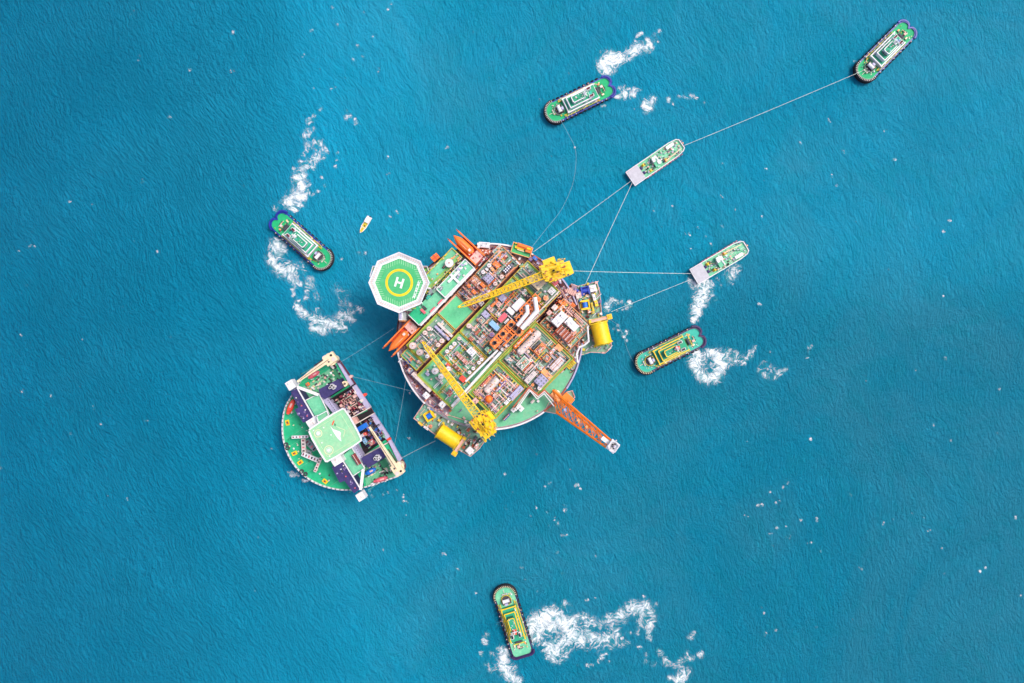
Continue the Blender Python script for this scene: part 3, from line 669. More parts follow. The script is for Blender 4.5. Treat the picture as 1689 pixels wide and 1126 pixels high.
def chain(pts, m, r):
    b = MB(); b.path([(*P(x,y,z),z) for x,y in pts], r, m, 6); b.build('pipeline', PL)
chain([(849,675),(873,641.5),(887,654),(898,645),(917,666)], offw, .35)
chain([(846,672),(872,639),(888,651.5),(898,643),(919,663)], rust, .45)
chain([(851,677),(874,644),(886,658),(897.5,649),(914,670)], white, .28)
chain([(953,598),(951,584),(956,572),(964,569),(971,563),(969,538)], white, .5)
# orange support frames round the exhaust openings (one steel frame on the central module)
b = MB(); z = 34
def oline(u0,v0,u1,v1,t=.75,zz=z):
    a, c = U(u0,v0,zz), U(u1,v1,zz); b.box((a[0]+c[0])/2,(a[1]+c[1])/2,zz-.6,zz+.004*int(abs(v0*7+u0)%5),hypot(c[0]-a[0],c[1]-a[1])+t,t,oran,atan2(c[1]-a[1],c[0]-a[0]))
for u in (-8, 8, 14, 29, 35, 45): oline(u,7,u,20 if u < 9 else 27)
for v in (7,17.5,27): oline(-8 if v < 20 else 6,v,45,v)
oline(-8,20,6,20)
for u in (65,71,77,83,89,95,103): oline(u,5,u,17,.6)
for v, ua, ub in ((5,65,103),(17,50,103),(28,50,92),(11,50,90)): oline(ua,v,ub,v,.6)
for u in (50,57,64,74,84,92): oline(u,11 if u<65 else 17,u,28,.6)
for u, v in ((-8,7),(45,7),(45,27),(6,27),(50,11),(65,5),(103,5),(103,17),(92,28),(50,28)):
    x, y = U(u,v,z); b.box(x,y,ZM,z-.6,.7,.7,oran)
fr = b.build('steel_frame', PL); fr['label'] = 'orange steel frames round the exhaust pipes'
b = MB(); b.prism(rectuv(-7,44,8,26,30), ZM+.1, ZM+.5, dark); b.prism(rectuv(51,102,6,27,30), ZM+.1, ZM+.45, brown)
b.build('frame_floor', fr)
b = MB(); clutter(b, 51, 102, 6, 27, ZM+.45, 120, PAL_RUST, rnd, .8, 3); clutter(b, 14, 30, 16, 26, ZM+.5, 40, PAL_RUST, rnd, .8, 3); b.build('frame_pipework', fr)
for (px,py) in ((843.5,535.5),(850.3,541.3),(856.2,547),(829.8,550.2),(815.9,565.2)):
    b = MB(); x, y = P(px,py,36); b.ring(x,y,ZM+.5,35.6,1.05,.8,dgrey,20); b.cyl(x,y,ZM+.5,34.8,.8,dark,16)
    for i in range(4):
        a_ = pi/4+i*pi/2; b.box(x+1.7*cos(a_), y+1.7*sin(a_), 34.1, 34.35, 1.5, .5, orel, a_)
    b.ring(x,y,34.05,34.3,2.35,1.25,oran,20); b.build('exhaust_stack', PL)
# railing strip in yellow-green between SE modules
b = MB()
for (u0,u1,v0,v1) in ((-18,72,34,37.4),(-91,-19,34.5,37.4)): b.prism(rectuv(u0,u1,v0,v1,ZM), ZM-.4, ZM-.05, olive)
b.build('walkway', PL)
# stairs and landings on the edges
b = MB()
for (px,py,l,s,a,m) in ((942,601,16,9,46,yelo),(940,597,9,5,46,oran),(935,500,8,14,60,salm),(943,505,12,8,46,oran),(925,499,6,10,46,red),(948,512,10,14,70,brown),(942,480,16,10,-30,salm),(953,484,14,10,-20,salm),(947,474,8,8,-30,pdeck)):
    b = MB(); x, y = P(px,py,25)
    for j in range(5): b.box(x+(j-2)*l*k(25)/5*cos(R(a-ANG)), y+(j-2)*l*k(25)/5*sin(R(a-ANG)), 22.1, 23.2+j*.4, l*k(25)/6, s*k(25), m, R(a-ANG))
    b.build('stair', PL)

# ---------------------------------------------------------------- plant standing on the platform
def tank(px, py, r, h, label, m=white, zb=ZM, name='storage_tank', cat='tank', group=None):
    KEEP.append((px,py,1,0,r*1.9,r*1.9)); zt = zb+h; rr = r*k(zt); o = root(name, label, cat, px, py, zt, zb, 0, group)
    b = MB(); b.cyl(0,0,0,h,rr,m,28)
    for q in range(1,4): b.ring(0,0,h*q/4,h*q/4+.12,rr+.06,rr-.02,grey,28)
    b.build('shell', o, False)
    b = MB(); b.cyl(0,0,h,h+rr*.16,rr*.97,m,28,r2=rr*.55); b.cyl(0,0,h+rr*.16,h+rr*.24,rr*.55,m,28,r2=rr*.1)
    b.ring(0,0,h+rr*.02,h+rr*.06+.1,rr*1.02,rr*.9,offw if m is white else salm,28); b.build('roof', o)
    b = MB(); b.cyl(0,0,h+rr*.24,h+rr*.24+.5,max(.22,rr*.16),rust if r > 3.3 else grey,10); b.cyl(rr*.5,rr*.2,h,h+.7,.22,salm,8); b.build('nozzle', o)
    return o
def hvessel(px, py, L, Wd, ang, label, m=salm, zb=ZM, name='pressure_vessel', cat='vessel', h0=.9, pal=PAL_STEEL):
    KEEP.append((px,py,cos(R(ang)),sin(R(ang)),L*.95,Wd*.95)); r_ = Wd/2*k(zb+4); zt = zb+h0+r_*2; L = L*k(zt); o = root(name, label, cat, px, py, zt-r_, zb, ang)
    b = MB(); zc = h0+r_; b.tube((-L/2+r_*.5,0,zc),(L/2-r_*.5,0,zc),r_,m,24)
    for s_ in (-1,1): 
        b.tube((s_*(L/2-r_*.5),0,zc),(s_*(L/2-r_*.12),0,zc),r_,m,24,r2=r_*.75); b.tube((s_*(L/2-r_*.12),0,zc),(s_*L/2,0,zc),r_*.75,m,24,r2=r_*.3)
    b.build('shell', o, False)
    for s_ in (-.3,.3):
        b = MB(); b.box(s_*L,0,0,h0+r_*.5,.6,r_*1.7,rust); b.build('saddle', o)
    b = MB(); rn = random.Random(int(px*7))
    b.box(0,0,zc+r_,zc+r_+.12,L*.8,r_*.5,offw)
    for i in range(int(L/1.4)):
        x = -L*.42+L*.84*i/int(L/1.4); b.cyl(x,rn.uniform(-.2,.2)*r_,zc+r_*.8,zc+r_+rn.uniform(.3,1),rn.uniform(.15,.4),rn.choice(pal),8)
        if rn.random() < .6: b.box(x,rn.choice([-1,1])*r_*.6,zc+r_*.6,zc+r_*1.05,rn.uniform(.3,1),.5,rn.choice(pal))
    b.build('nozzle', o); return o
def unit(px, py, lu, lv, h, label, m=white, zb=ZM, ang=ANG, name='equipment_housing', cat='housing', style='plain', group=None, seed=None):
    """box-like plant: skid, housing and roof fittings; lu/lv photograph pixels along/across ang"""
    KEEP.append((px,py,cos(R(ang)),sin(R(ang)),lu*.97,lv*.97)); zt = zb+h; a, c = lu*k(zt), lv*k(zt); o = root(name, label, cat, px, py, zt, zb, ang, group)
    rn = random.Random(seed if seed is not None else int(px*13+py))
    b = MB(); b.box(0,0,0,.3,a*1.02,c*1.02,dgrey)
    ch = min(.25, a*.06, c*.06)
    b.box(0,0,.3,h-ch,a,c,m)
    top = [(-a/2+ch,-c/2+ch),(a/2-ch,-c/2+ch),(a/2-ch,c/2-ch),(-a/2+ch,c/2-ch)]; low = [(-a/2,-c/2),(a/2,-c/2),(a/2,c/2),(-a/2,c/2)]
    b.prism(top, h-ch, h, m, low); b.build('housing', o)
    f = MB()
    if style == 'container':
        n = max(4,int(a/.6))
        for i in range(n): f.box(-a/2+ch+(a-2*ch)*(i+.5)/n,0,h,h+.07,(a-2*ch)/n*.5,c-2*ch-.3,m)
        for sx in (-1,1):
            for sy in (-1,1): f.box(sx*(a/2-.2),sy*(c/2-.2),h,h+.16,.35,.35,grey)
        f.build('corrugation', o)
        f = MB(); f.box(a/2+.04,0,.4,h-.3,.08,c*.9,grey)
        for y_ in (-.2,.2): f.tube((a/2+.1,y_*c,.4),(a/2+.1,y_*c,h-.4),.05,dgrey,5)
        f.build('door', o)
    elif style == 'roof':
        for i in range(1,4): f.box(0,-c/2+c*i/4,h,h+.08,a*.94,.14,grey)
        for i in range(1,3): f.box(-a/2+a*i/3,0,h+.002,h+.07,.12,c*.94,lav)
        f.build('roof_seam', o)
        f = MB(); f.box(a*.2,c*.18,h,h+.5,a*.1,c*.08,dgrey); f.cyl(-a*.25,-c*.2,h,h+.6,.35,grey,10); f.build('roof_vent', o)
    elif style == 'fan':
        n = max(1,round(a/1.7)); n_y = max(1,round(c/1.7))
        for i, jy in [(i,j) for i in range(n) for j in range(n_y)]:
            x = -a/2+a*(i+.5)/n; r_ = min(a/n,c/n_y)*.36; yy = -c/2+c*(jy+.5)/n_y
            f.ring(x,yy,h,h+.3,r_,r_*.8,m,14); f.cyl(x,yy,h,h+.1,r_*.78,grey,12); f.box(x,yy,h+.11,h+.18,r_*1.4,.14,dgrey,.5)
        f.build('fan', o)
    elif style == 'rack':
        n = max(3,int(c/.55)); pal = [m, offw, rust, m, salm, white, dgrey] 
        for i in range(n): f.tube((-a/2+.2,-c/2+c*(i+.5)/n,h+.3),(a/2-.2,-c/2+c*(i+.5)/n,h+.3+rn.uniform(-.1,.2)),.15,pal[i % len(pal)],6)
        for x in (-.4,0,.4): f.box(x*a,0,h,h+.22,.25,c,rust)
        f.build('pipe_bundle', o)
    elif style == 'dots':
        for i in range(4):
            for j in (-1,1): f.cyl(-a/2+a*(i+.5)/4,j*c*.24,h,h+.5,.42,white,10)
        f.build('vent_cap', o)
    elif style == 'open':
        f.box(0,0,h,h+.03,a*.84,c*.8,rust if m in (rust,oran,salm,orel,pink) else gdull)
        for i in range(int(10+a*c*.5)): f.box(rn.uniform(-.36,.36)*a,rn.uniform(-.3,.3)*c,h+.03,h+rn.uniform(.2,.8),rn.uniform(.3,1.2),rn.uniform(.3,.9),rn.choice(PAL_STEEL))
        f.build('open_top', o)
    else:
        for i in range(int(3+a*c/9)):
            f.box(rn.uniform(-.38,.38)*a,rn.uniform(-.36,.36)*c,h,h+rn.uniform(.12,.55),rn.uniform(.25,a*.22),rn.uniform(.25,c*.22),rn.choice([m,grey,offw,salm,dgrey]),0)
        f.box(0,0,h,h+.06,a*.9,.12,grey); f.build('roof_fittings', o)
    return o
G = 'pale storage tanks'
tank(741,433.5,7.0,3,'large white dome on the olive-green roof beside the upper orange lifeboat',white,30,'satellite_dome','dome')
tank(707.6,541.6,3.8,4,'pale tank nearer the orange lifeboat-side walkway, upper of the left pair',offw)
tank(701,548.5,3.8,4,'pale tank, lower of the left pair beside the lower lifeboat',offw)
tank(728.8,561.8,4.0,4,'pale tank, upper of the pair below the two long white housings',offw)
tank(722.7,568.5,3.6,4,'pale tank, lower of the pair below the two long white housings',offw)
tank(680.7,570,5.6,5,'large pale tank at the left corner of the modules next to the lower lifeboat',offw)
tank(692,580.8,5.2,5,'large pale tank just left of the lower crane boom tip',offw)
tank(704.5,587.5,3.2,4,'white tank beside the lower crane boom on bare green deck',white)
tank(717.5,611.8,5.4,5,'biggest white tank left of the lower crane boom',white)
tank(727.2,620.8,4.6,5,'white tank touching the lower crane boom on its left',white)
tank(739.3,608,4.0,5,'white tank on the right side of the lower crane boom',white)
tank(757.5,558,3.2,4,'pale tank at the upper end of the diagonal row of four',offw)
tank(749.5,566.6,3.3,4,'white tank second in the diagonal row of four',white)
tank(743.7,572.4,3.2,4,'white tank third in the diagonal row of four',white)
tank(737.5,579.2,3.2,4,'white tank at the lower end of the diagonal row of four',white)
tank(773.5,537,4.0,4,'cream tank alone on the mint deck below the bright green panel',offw)
tank(795.7,554.6,2.1,3,'smallest white tank, upper of three beside the orange frames',white)
tank(792,558.8,2.4,3,'pinkish small tank, middle of three beside the orange frames',offw)
tank(788,563.4,2.1,3,'small white tank, lower of three beside the orange frames',white)
tank(794.4,592.6,3.1,4,'white tank, topmost of four along the long white pipes',white)
tank(790,597.8,3.0,4,'white tank, second of four along the long white pipes',white)
tank(780.6,607.5,2.9,4,'white tank, third of four along the long white pipes',white)
tank(774.4,614,2.9,4,'white tank, lowest of four along the long white pipes',white)
tank(834.8,570.2,2.3,6,'small white round tank at the corner of the orange frames',white)
tank(828.2,576.2,2.3,6,'small white round tank where the long pipes meet the orange frames',white)
tank(807,437.5,3.5,4,'white tank under the pink pipework left of the orange skid',white)
tank(797,448.5,3.3,4,'white tank near the pale lavender box, by the upper lifeboat',white)
tank(827.6,456,3.5,4,'pale pink tank right of the lavender box and left of the dark dotted box',offw)
tank(817,467.5,3.4,4,'pale pink tank just above the yellow crane boom',offw)
tank(866.2,478.6,2.3,4,'small white tank, upper of two below the upper crane boom',white)
tank(863,482.6,2.4,4,'small white tank, lower of two below the upper crane boom',white)
tank(900.4,491.3,4.2,4,'pink-topped round tank on the corner module near the red pipe rack',orel)
tank(814.8,651.8,1.9,4,'little white tank among pinkish pipework near the orange ball tank',white)
tank(811.7,551.5,4.0,5,'purple-grey tank touching the orange frames on the left',purp)
tank(890,640,3.4,4,'white tank in a dark ring on the corner of the lavender housing',white)
o = root('ball_tank','orange ball-shaped tank among pipework left of the flare boom','tank',806,658.5,32,ZM)
b = MB(); b.ball(0,0,2.6,1.9,oran,18,12); b.ring(0,0,2.4,2.8,2.1,1.8,red,18); b.build('shell',o,True)
b = MB(); 
for i in range(4): b.box(1.2*cos(i*pi/2),1.2*sin(i*pi/2),0,1.8,.3,.3,rust)
b.build('leg',o)
# housings, containers, skids: (px,py,lu,lv,h,label,mat,style,name,cat)
for t in (
 (729,548.8,4.4,33,3,'long pale grey housing, left of two side by side',lav,'plain','equipment_housing','housing'),
 (733.8,543.6,4.4,33,3,'long off-white housing, right of two side by side',offw,'plain','equipment_housing','housing'),
 (712,555.5,12,12,2,'square grey frame skid with a small red cap between pale tanks',grey,'open','equipment_skid','skid'),
 (690,558.6,12,5.5,3,'grey louvred box beside the lower orange lifeboat',grey,'rack','equipment_housing','housing'),
 (677.5,592.8,6,5,3,'orange cabinet on the rim left of the lower crane tip',oran,'plain','cabinet','cabinet'),
 (805.5,458.8,14,14,3.5,'pale lavender square cooler with square grid top near upper boom',lav,'fan','cooler','cooler'),
 (818.5,436.5,8,12,3.5,'bright orange skid near the top of the platform',oran,'plain','equipment_skid','skid'),
 (811.8,443.3,5,7,3,'small salmon box beside the bright orange skid',orel,'plain','equipment_skid','skid'),
 (803,443.5,4.5,5,3,'small white square cabinet between two white tanks',white,'plain','cabinet','cabinet'),
 (836.6,443.2,15,7,4,'dark purple box dotted with two rows of white vents',navy,'dots','vent_house','housing'),
 (841,448.6,22,3,3,'long orange tray along the dark box with white vents',oran,'rack','cable_tray','tray'),
 (825,446,16,4,3,'grey-green narrow housing between white pipe and dark box',gdull,'plain','equipment_housing','housing'),
 (863,440.5,10,14,3,'dark open hatch on the top right module',dark,'open','hatch','hatch'),
 (851.5,430,3,18,4,'short white beam lying above the dark open hatch',white,'plain','beam','beam'),
 (771,480,3,24,3.5,'white tube, left of the parallel tubes beneath the upper boom',offw,'rack','tube_bank','pipe rack'),
 (778,475,3.2,27,3.5,'lavender tube bank in the middle of the parallel tubes',lav,'rack','tube_bank','pipe rack'),
 (785,470.5,3.2,27,3.5,'salmon tube bank, right of the parallel tubes',salm,'rack','tube_bank','pipe rack'),
 (773,471,5,6,4,'orange block at the upper end of the parallel tubes',oran,'plain','valve_skid','skid'),
 (781.5,481.5,5,8,4,'orange block across the middle of the parallel tubes',oran,'plain','valve_skid','skid'),
 (796,470,5,9,4,'orange block right of the parallel tubes',oran,'plain','valve_skid','skid'),
 (766.5,475,5,5,3,'black box left of the parallel tubes',black,'plain','motor_box','box'),
 (765,490.5,4,9,3,'black box beside the upper crane boom tip',black,'plain','motor_box','box'),
 (793,499,8,9,3,'white and blue round-topped skid under the upper boom tip',offw,'fan','equipment_skid','skid'),
 (829,491.5,11,11,3,'plain pale lavender box just below the upper crane boom',lav,'plain','equipment_housing','housing'),
 (815.3,500.2,15,4,3.5,'narrow orange tray beside the lavender box',oran,'plain','cable_tray','tray'),
 (822.5,501.5,8,8,3,'pinkish pump skid right of the narrow orange tray',salm,'plain','equipment_skid','skid'),
 (808,509,8,12,3,'white twin-ridge box below the narrow orange tray',offw,'rack','equipment_housing','housing'),
 (801,518.5,10,12,3,'lavender louvred box at the edge of the central module',lav,'plain','equipment_housing','housing'),
 (794,527.5,9,10,3,'pinkish box with a round grey hatch at the edge of the mint deck',offw,'open','equipment_skid','skid'),
 (855,502,22,13,5,'large white container block beside the orange frames',white,'container','container','container'),
 (842,512.8,8.5,14,4.5,'narrower white container at the lower end of the large white block',white,'container','container','container'),
 (829,523.5,17,9,4,'faded red container between white and light blue ones',pink,'container','container','container'),
 (835.5,529.5,10,3.5,4,'thin white box against the faded red container',white,'plain','equipment_housing','housing'),
 (815.4,537,9,19,4,'light blue container beside the orange frames',lblue,'container','container','container'),
 (821.5,519,7,9,3.5,'white broken-topped skid left of the faded red container',white,'open','equipment_skid','skid'),
 (872,489.5,10,9,3.5,'black box left of the upper orange frame',black,'plain','motor_box','box'),
 (853,521.5,14,9,3.5,'dark purple box with orange drums below the white containers',navy,'open','motor_box','box'),
 (787.7,547.2,12,4,3,'brown bar-shaped housing on the mint deck',rust,'plain','equipment_housing','housing'),
 (777,559,5,8,3,'small orange-brown box below the brown bar',rust,'plain','cabinet','cabinet'),
 (777.5,580,11,14,5,'plain white roof inside a green frame left of the long pipes',white,'roof','switchgear_house','house'),
 (761,590.3,6.5,28,3.5,'long pink ribbed cooler left of the white square roof',salm,'rack','cooler','cooler'),
 (753,606,5,16,2.5,'black and white striped pipe bank below the pink cooler',dgrey,'rack','tube_bank','pipe rack'),
 (805.5,577.5,9,15,4,'black open box with a slanting white pipe below the orange frames',black,'open','motor_box','box'),
 (763.2,624.8,9,11,4,'orange-red container on the module above the lower boom',red,'container','container','container'),
 (738.8,601.8,5,6,3,'small red box beside the lower crane boom',red,'plain','cabinet','cabinet'),
 (724,627.5,2.6,16,3,'thin white pipe-shaped housing below the biggest white tank',offw,'plain','equipment_housing','housing'),
 (741,648.8,7,8,3,'small pink square skid inside a green frame left of the lower boom',pink,'open','equipment_skid','skid'),
 (705,616.5,5,7,3,'small lavender box above the big white tanks by the left rim',lav,'plain','equipment_housing','housing'),
 (695.3,630,6.5,43,4,'long cream cable tray on the left rim deck',offw,'plain','cable_tray','tray'),
 (702.6,652.3,9,10,4,'white cube cabin on the left rim deck, upper of two',white,'plain','cabin','cabin'),
 (729.3,667.2,10,10,4,'white cube cabin on the left rim deck, lower of two',white,'plain','cabin','cabin'),
 (724,656,3,26,3,'long dark red trough between the two white rim cabins',red,'rack','cable_tray','tray'),
 (676,610.5,9,9,3,'purple-blue winch box on the left rim deck',purp,'open','winch_box','box'),
 (673,597,5,8,3,'blue cabinet tucked against the left rim',blue,'plain','cabinet','cabinet'),
 (784,661,8,9,3,'pale pink box on green deck beside the lower boom root',salm,'plain','equipment_housing','housing'),
 (851.3,648,28,9,4,'long lavender housing on the edge of the lower module',lav,'plain','equipment_housing','housing'),
 (840.5,658,7,6,4,'white box, upper of a pair below the long lavender housing',white,'plain','cabin','cabin'),
 (835,664,7,6,4,'white box, lower of a pair below the long lavender housing',white,'plain','cabin','cabin'),
 (857.8,672.5,8,12,3.5,'larger white cabin on the curved green deck near the flare boom',white,'plain','cabin','cabin'),
 (846.8,676,7,7,3,'smaller white cabin on the curved green deck near the flare boom',white,'plain','cabin','cabin'),
 (835.5,687.8,14,4,2.5,'narrow blue rack on the curved green deck',blue,'rack','cylinder_rack','rack'),
 (878.5,662,7,4,2.5,'small cream box beside the angled white pipes',offw,'plain','cabinet','cabinet'),
 (890.6,575.7,19,11,5,'orange roofed plant house in the right-hand module',orel,'open','plant_house','house'),
 (884.5,569.5,17,3,4,'thin dark girder beside the orange plant house',dgrey,'plain','girder','girder'),
 (863,598.5,21,15,5,'pinkish plant house with a round hatch below the long vessel',offw,'open','plant_house','house'),
 (872.3,608,20,3.6,4,'slim salmon housing right of the pinkish plant house',salm,'plain','equipment_housing','housing'),
 (875.3,622,23,8.5,4.5,'plain off-white long roof below the slim salmon housing',offw,'roof','switchgear_house','house'),
 (892.8,628,18,17,4.5,'lavender square cooler bank beside the flare boom root',lav,'fan','cooler','cooler'),
 (901.7,616.8,9,20,2.5,'flat pale orange roof above the lavender cooler bank',orel,'plain','shelter','shelter'),
 (902,590.5,11,11,4,'small pink framed box with a purple hatch in the right module',orel,'open','equipment_skid','skid'),
 (911.5,578.5,14,6,3,'beige narrow frame right of the orange plant house',salm,'open','equipment_skid','skid'),
 (922,573.5,9,12,2.5,'pale orange deck plate near the long green walkway',orel,'plain','shelter','shelter'),
 (918.6,600.8,26,11,4,'white and red striped pipe rack near the right rim',white,'rack','pipe_rack','pipe rack'),
 (932,592,8,10,3,'orange shelter at the corner near the right rim',orel,'plain','shelter','shelter'),
 (891,605,9,8,3,'tangle of white pipework on a skid in the right module',white,'open','equipment_skid','skid'),
 (839.5,593,9,14,3.5,'dark skid with white valves at the left corner of the right module',grey,'open','equipment_skid','skid'),
 (915,506.8,9,8,4,'pinkish box with a white lid, upper of two left of the panelled roof',offw,'plain','equipment_housing','housing'),
 (906,515.5,8,7,4,'pinkish box, lower of two left of the panelled roof',salm,'plain','equipment_housing','housing'),
 (923,526,25,15,6,'big white panelled roof near the right rim, left of two',white,'roof','switchgear_house','house'),
 (943,534.8,13,23,6,'big white roof right of the panelled one, next to the yellow drum',white,'plain','switchgear_house','house'),
 (931.7,551,15,32,3.5,'rusty pipe rack below the big white roofs',rust,'rack','pipe_rack','pipe rack'),
 (925,498.8,4,9,5,'bright red-orange drum-shaped skid above the panelled roof',oran,'plain','valve_skid','skid'),
 (885.3,463.5,19,25,6,'large cream-white square roof beneath the upper crane boom',cream,'roof','switchgear_house','house'),
 (910,479.8,11,11,5,'small white square roof near the pink-topped tank',white,'roof','switchgear_house','house'),
 (915.5,465.8,9,8,5,'pinkish red box beside the upper crane house',pink,'plain','equipment_housing','housing'),
 (889.7,441.5,6,5,3,'crimson cabinet under the upper crane boom',maroon,'plain','cabinet','cabinet'),
 (882.5,425.8,5,8,3,'blue box on the rim between the orange platform and the crane',bblue,'plain','cabinet','cabinet'),
 (875,427.5,5,6,2.5,'violet box on the rim by the small orange platform',purp,'plain','cabinet','cabinet'),
 (822,413,18,12,3,'pale tangle of valves on a skid at the top rim',offw,'open','valve_skid','skid'),
 (830,422,12,16,3,'second pale valve skid just below the top rim one',salm,'open','valve_skid','skid'),
 ):
    px,py,lu,lv,h,lab,m,st,nm,ct = t; unit(px,py,lu,lv,h,lab,m,ZM if hypot(px-PCX,py-PCY) < 125 else 24,ANG,nm,ct,st)
hvessel(872.5,565,51,12,ANG,'long pale pink pressure vessel in the right-hand module',offw)
hvessel(863,558,44,7,ANG,'orange-red pipe vessel beside the long pale pink vessel',oran,h0=.6,pal=PAL_RUST)
hvessel(811,635.5,31,11.5,ANG,'pale pressure vessel in the lower module beside red pipework',offw)
hvessel(801,629,25,4,ANG,'orange-red pipe vessel at the edge of the lower module',red,h0=.5,pal=PAL_RUST)
hvessel(826,637,26,6,ANG,'purple-grey pressure vessel right of the pale one in the lower module',purp)
hvessel(829,441,38,2.0,ANG,'thin white pipe vessel beside the grey-green narrow housing',white,zb=ZM+1,h0=1)
# rim huts at the top
unit(798.5,403.5,18,9,4,'white flat-roofed hut hanging over the top rim',white,22,-4,'rim_hut','hut','roof')
unit(798,415,17,9,2,'open green and red platform below the white rim hut',rust,22,-4,'rim_platform','platform','open')
unit(789,404.5,4,9,4.2,'small white box against the left side of the rim hut',white,22,-4,'cabin','cabin','plain')
# small green side platform with orange winch
o = root('winch_platform','small green platform with orange rails at the top right rim','platform',860.5,412.5,25,22,-17.5)
b = MB(); kk = k(25); b.box(0,0,2.4,3,33*kk,17*kk,gheli); b.wall([(-16.5*kk,-8.5*kk),(16.5*kk,-8.5*kk),(16.5*kk,8.5*kk),(-16.5*kk,8.5*kk)],2.9,4,.35,orel)
for sx in (-1,1):
    for sy in (-1,1): b.box(sx*15*kk,sy*7*kk,-.6,2.4,.5,.5,rust)
b.build('deck',o)
o = root('winch','orange and yellow winch on the small green side platform','winch',862,408.5,26,25.01,-17.5)
b = MB(); b.box(.6,.7,0,2,7.5,2.2,oran); b.box(-1.5,-.6,0,1.4,5,1.3,yel); b.box(3.5,-.3,0,2.3,3,2.6,oran); b.build('frame',o)
b = MB(); b.tube((-2.5,.7,2),(2.0,.7,2),.8,oran,14); b.tube((2.4,.2,2.4),(4.6,.2,2.4),.6,yel,12); b.build('drum',o)
b = MB(); b.box(-.6,-1.6,0,1,4,.5,cream); b.cyl(-4.2,1.2,0,1.6,.4,yel,10); b.build('fittings',o)
o = root('bracket','red bracket sticking out of the rim left of the lifeboat','bracket',717.5,424,26,22,40)
b = MB(); b.box(0,0,2,3.2,4.2,3.2,oran); b.box(0,0,3.2,3.5,.5,3.4,red); b.box(0,0,3.2,3.6,4.4,.5,red); b.box(0,-2.4,1,2,1.2,3,brown); b.build('frame',o)

# freefall lifeboats on ramps
def lifeboat(px, py, L, Wd, ang, label):
    zt = 29.5; L *= k(zt); w_ = Wd*k(zt); o = root('lifeboat_ramp', label[0], 'ramp', px, py, zt, 24, ang)
    b = MB()
    for s_ in (-1,1): b.box(0,s_*w_*.42,0,4.4,L,.7,oran); b.box(L*.5,s_*w_*.42,.6,4.2,L*.14,.35,rust)
    b.build('side_rail',o)
    b = MB(); b.box(-L*.1,0,0,1.2,L*.78,w_*.8,red); b.box(-L*.36,0,1.2,3.6,L*.24,w_*.84,salm)
    for i in range(7): b.box(-L*.42+i*L*.05,((i%3)-1)*w_*.2,3.6,4.3,.8,.7,(pink,offw,rust,salm)[i%4])
    b.build('cradle',o)
    o = root('lifeboat', label[1], 'lifeboat', px+cos(R(ang))*Wd*.12, py-sin(R(ang))*Wd*.12, zt, 25.2, ang)
    n = 14; b = MB(); Lb = L*.72; wb = w_*.56; prev = None; vs = []; fs = []; mseg = 12
    for i in range(n+1):
        t = i/n; x = -Lb/2+Lb*t; f_ = max(.06, (min(1, (t+.02)/.12)**.5)*(1-max(0,(t-.55)/.45)**2.2))
        for j in range(mseg):
            a = 2*pi*j/mseg; vs.append((x+L*.1, cos(a)*wb/2*f_, 2.3+sin(a)*2.0*(f_**.6)))
    for i in range(n):
        for j in range(mseg): fs.append((i*mseg+j,(i+1)*mseg+j,(i+1)*mseg+(j+1)%mseg,i*mseg+(j+1)%mseg))
    fs += [tuple(range(mseg-1,-1,-1)), tuple(n*mseg+j for j in range(mseg))]
    b.add(vs, fs, oran); b.build('hull',o,True)
    b = MB(); b.box(-Lb*.22,0,3.9,5.0,Lb*.16,wb*.45,oran); b.box(-Lb*.22,0,5.0,5.1,Lb*.1,wb*.3,offw); b.build('canopy',o)
    b = MB(); b.box(Lb*.1,0,4.25,4.45,Lb*.4,.18,red); b.tube((-Lb*.1,wb*.2,4.1),(Lb*.3,wb*.16,4.0),.1,offw,5); b.build('grab_rail',o)
lifeboat(770,408,60,25,-43+180,('orange ramp of the upper lifeboat, jutting from the top left rim','orange covered lifeboat on the upper ramp near the white dome'))
lifeboat(662,556,62,24,ANG+180,('orange ramp of the lower lifeboat, jutting from the left rim','orange covered lifeboat on the lower ramp below the helideck'))

late_clutter()
# ---------------------------------------------------------------- helideck
HZ = 44.0
o = HD = root('helideck','white-edged octagonal green helideck with a yellow circle and white H','helideck',658.5,466,HZ,0,0)
kk = k(HZ)
def octo(r, n=8): return [(r*kk*cos(2*pi*i/n), r*kk*sin(2*pi*i/n)) for i in range(n)]
b = MB(); b.prism(octo(42), HZ-1.2, HZ, gheli); b.build('deck_plate', o)
b = MB(); A_, B_ = octo(50), octo(41.5); vs = [(x,y,HZ+.55) for x,y in A_]+[(x,y,HZ+.05) for x,y in B_]+[(x,y,HZ+.2) for x,y in A_]+[(x,y,HZ-.4) for x,y in B_]
fs = []
for i in range(8):
    j = (i+1)%8; fs += [(i,j,8+j,8+i),(16+j,16+i,24+i,24+j),(i,16+i,16+j,j)]
b.add(vs, fs, netm)
b.wall(octo(49.6), HZ+.5, HZ+.85, .45, white); b.wall(octo(41.3), HZ+.0, HZ+.35, .8, white); b.wall(octo(46), HZ+.3, HZ+.42, .25, salm)
for i in range(8):
    for j in range(9):
        t = j/9; q = [A_[i][c]+(A_[(i+1)%8][c]-A_[i][c])*t for c in (0,1)]; s_ = [B_[i][c]+(B_[(i+1)%8][c]-B_[i][c])*t for c in (0,1)]
        b.tube((q[0],q[1],HZ+.62),(s_[0],s_[1],HZ+.2),.1,white,4)
b.build('safety_net', o)
b = MB(); b.ring(0,0,HZ,HZ+.03,22.8*kk,18.9*kk,yel,72); b.build('landing_circle', o)
b = MB(); a_ = R(-17); hh = 8.2*kk
for dx in (-5,5): b.box(dx*kk*cos(a_), dx*kk*sin(a_), HZ, HZ+.04, 3.6*kk, 2*hh, white, a_)
b.box(0,0,HZ,HZ+.037,6.6*kk,3.2*kk,white,a_); q = b.build('landing_letter', o); q['label'] = 'white letter H'
b = MB()
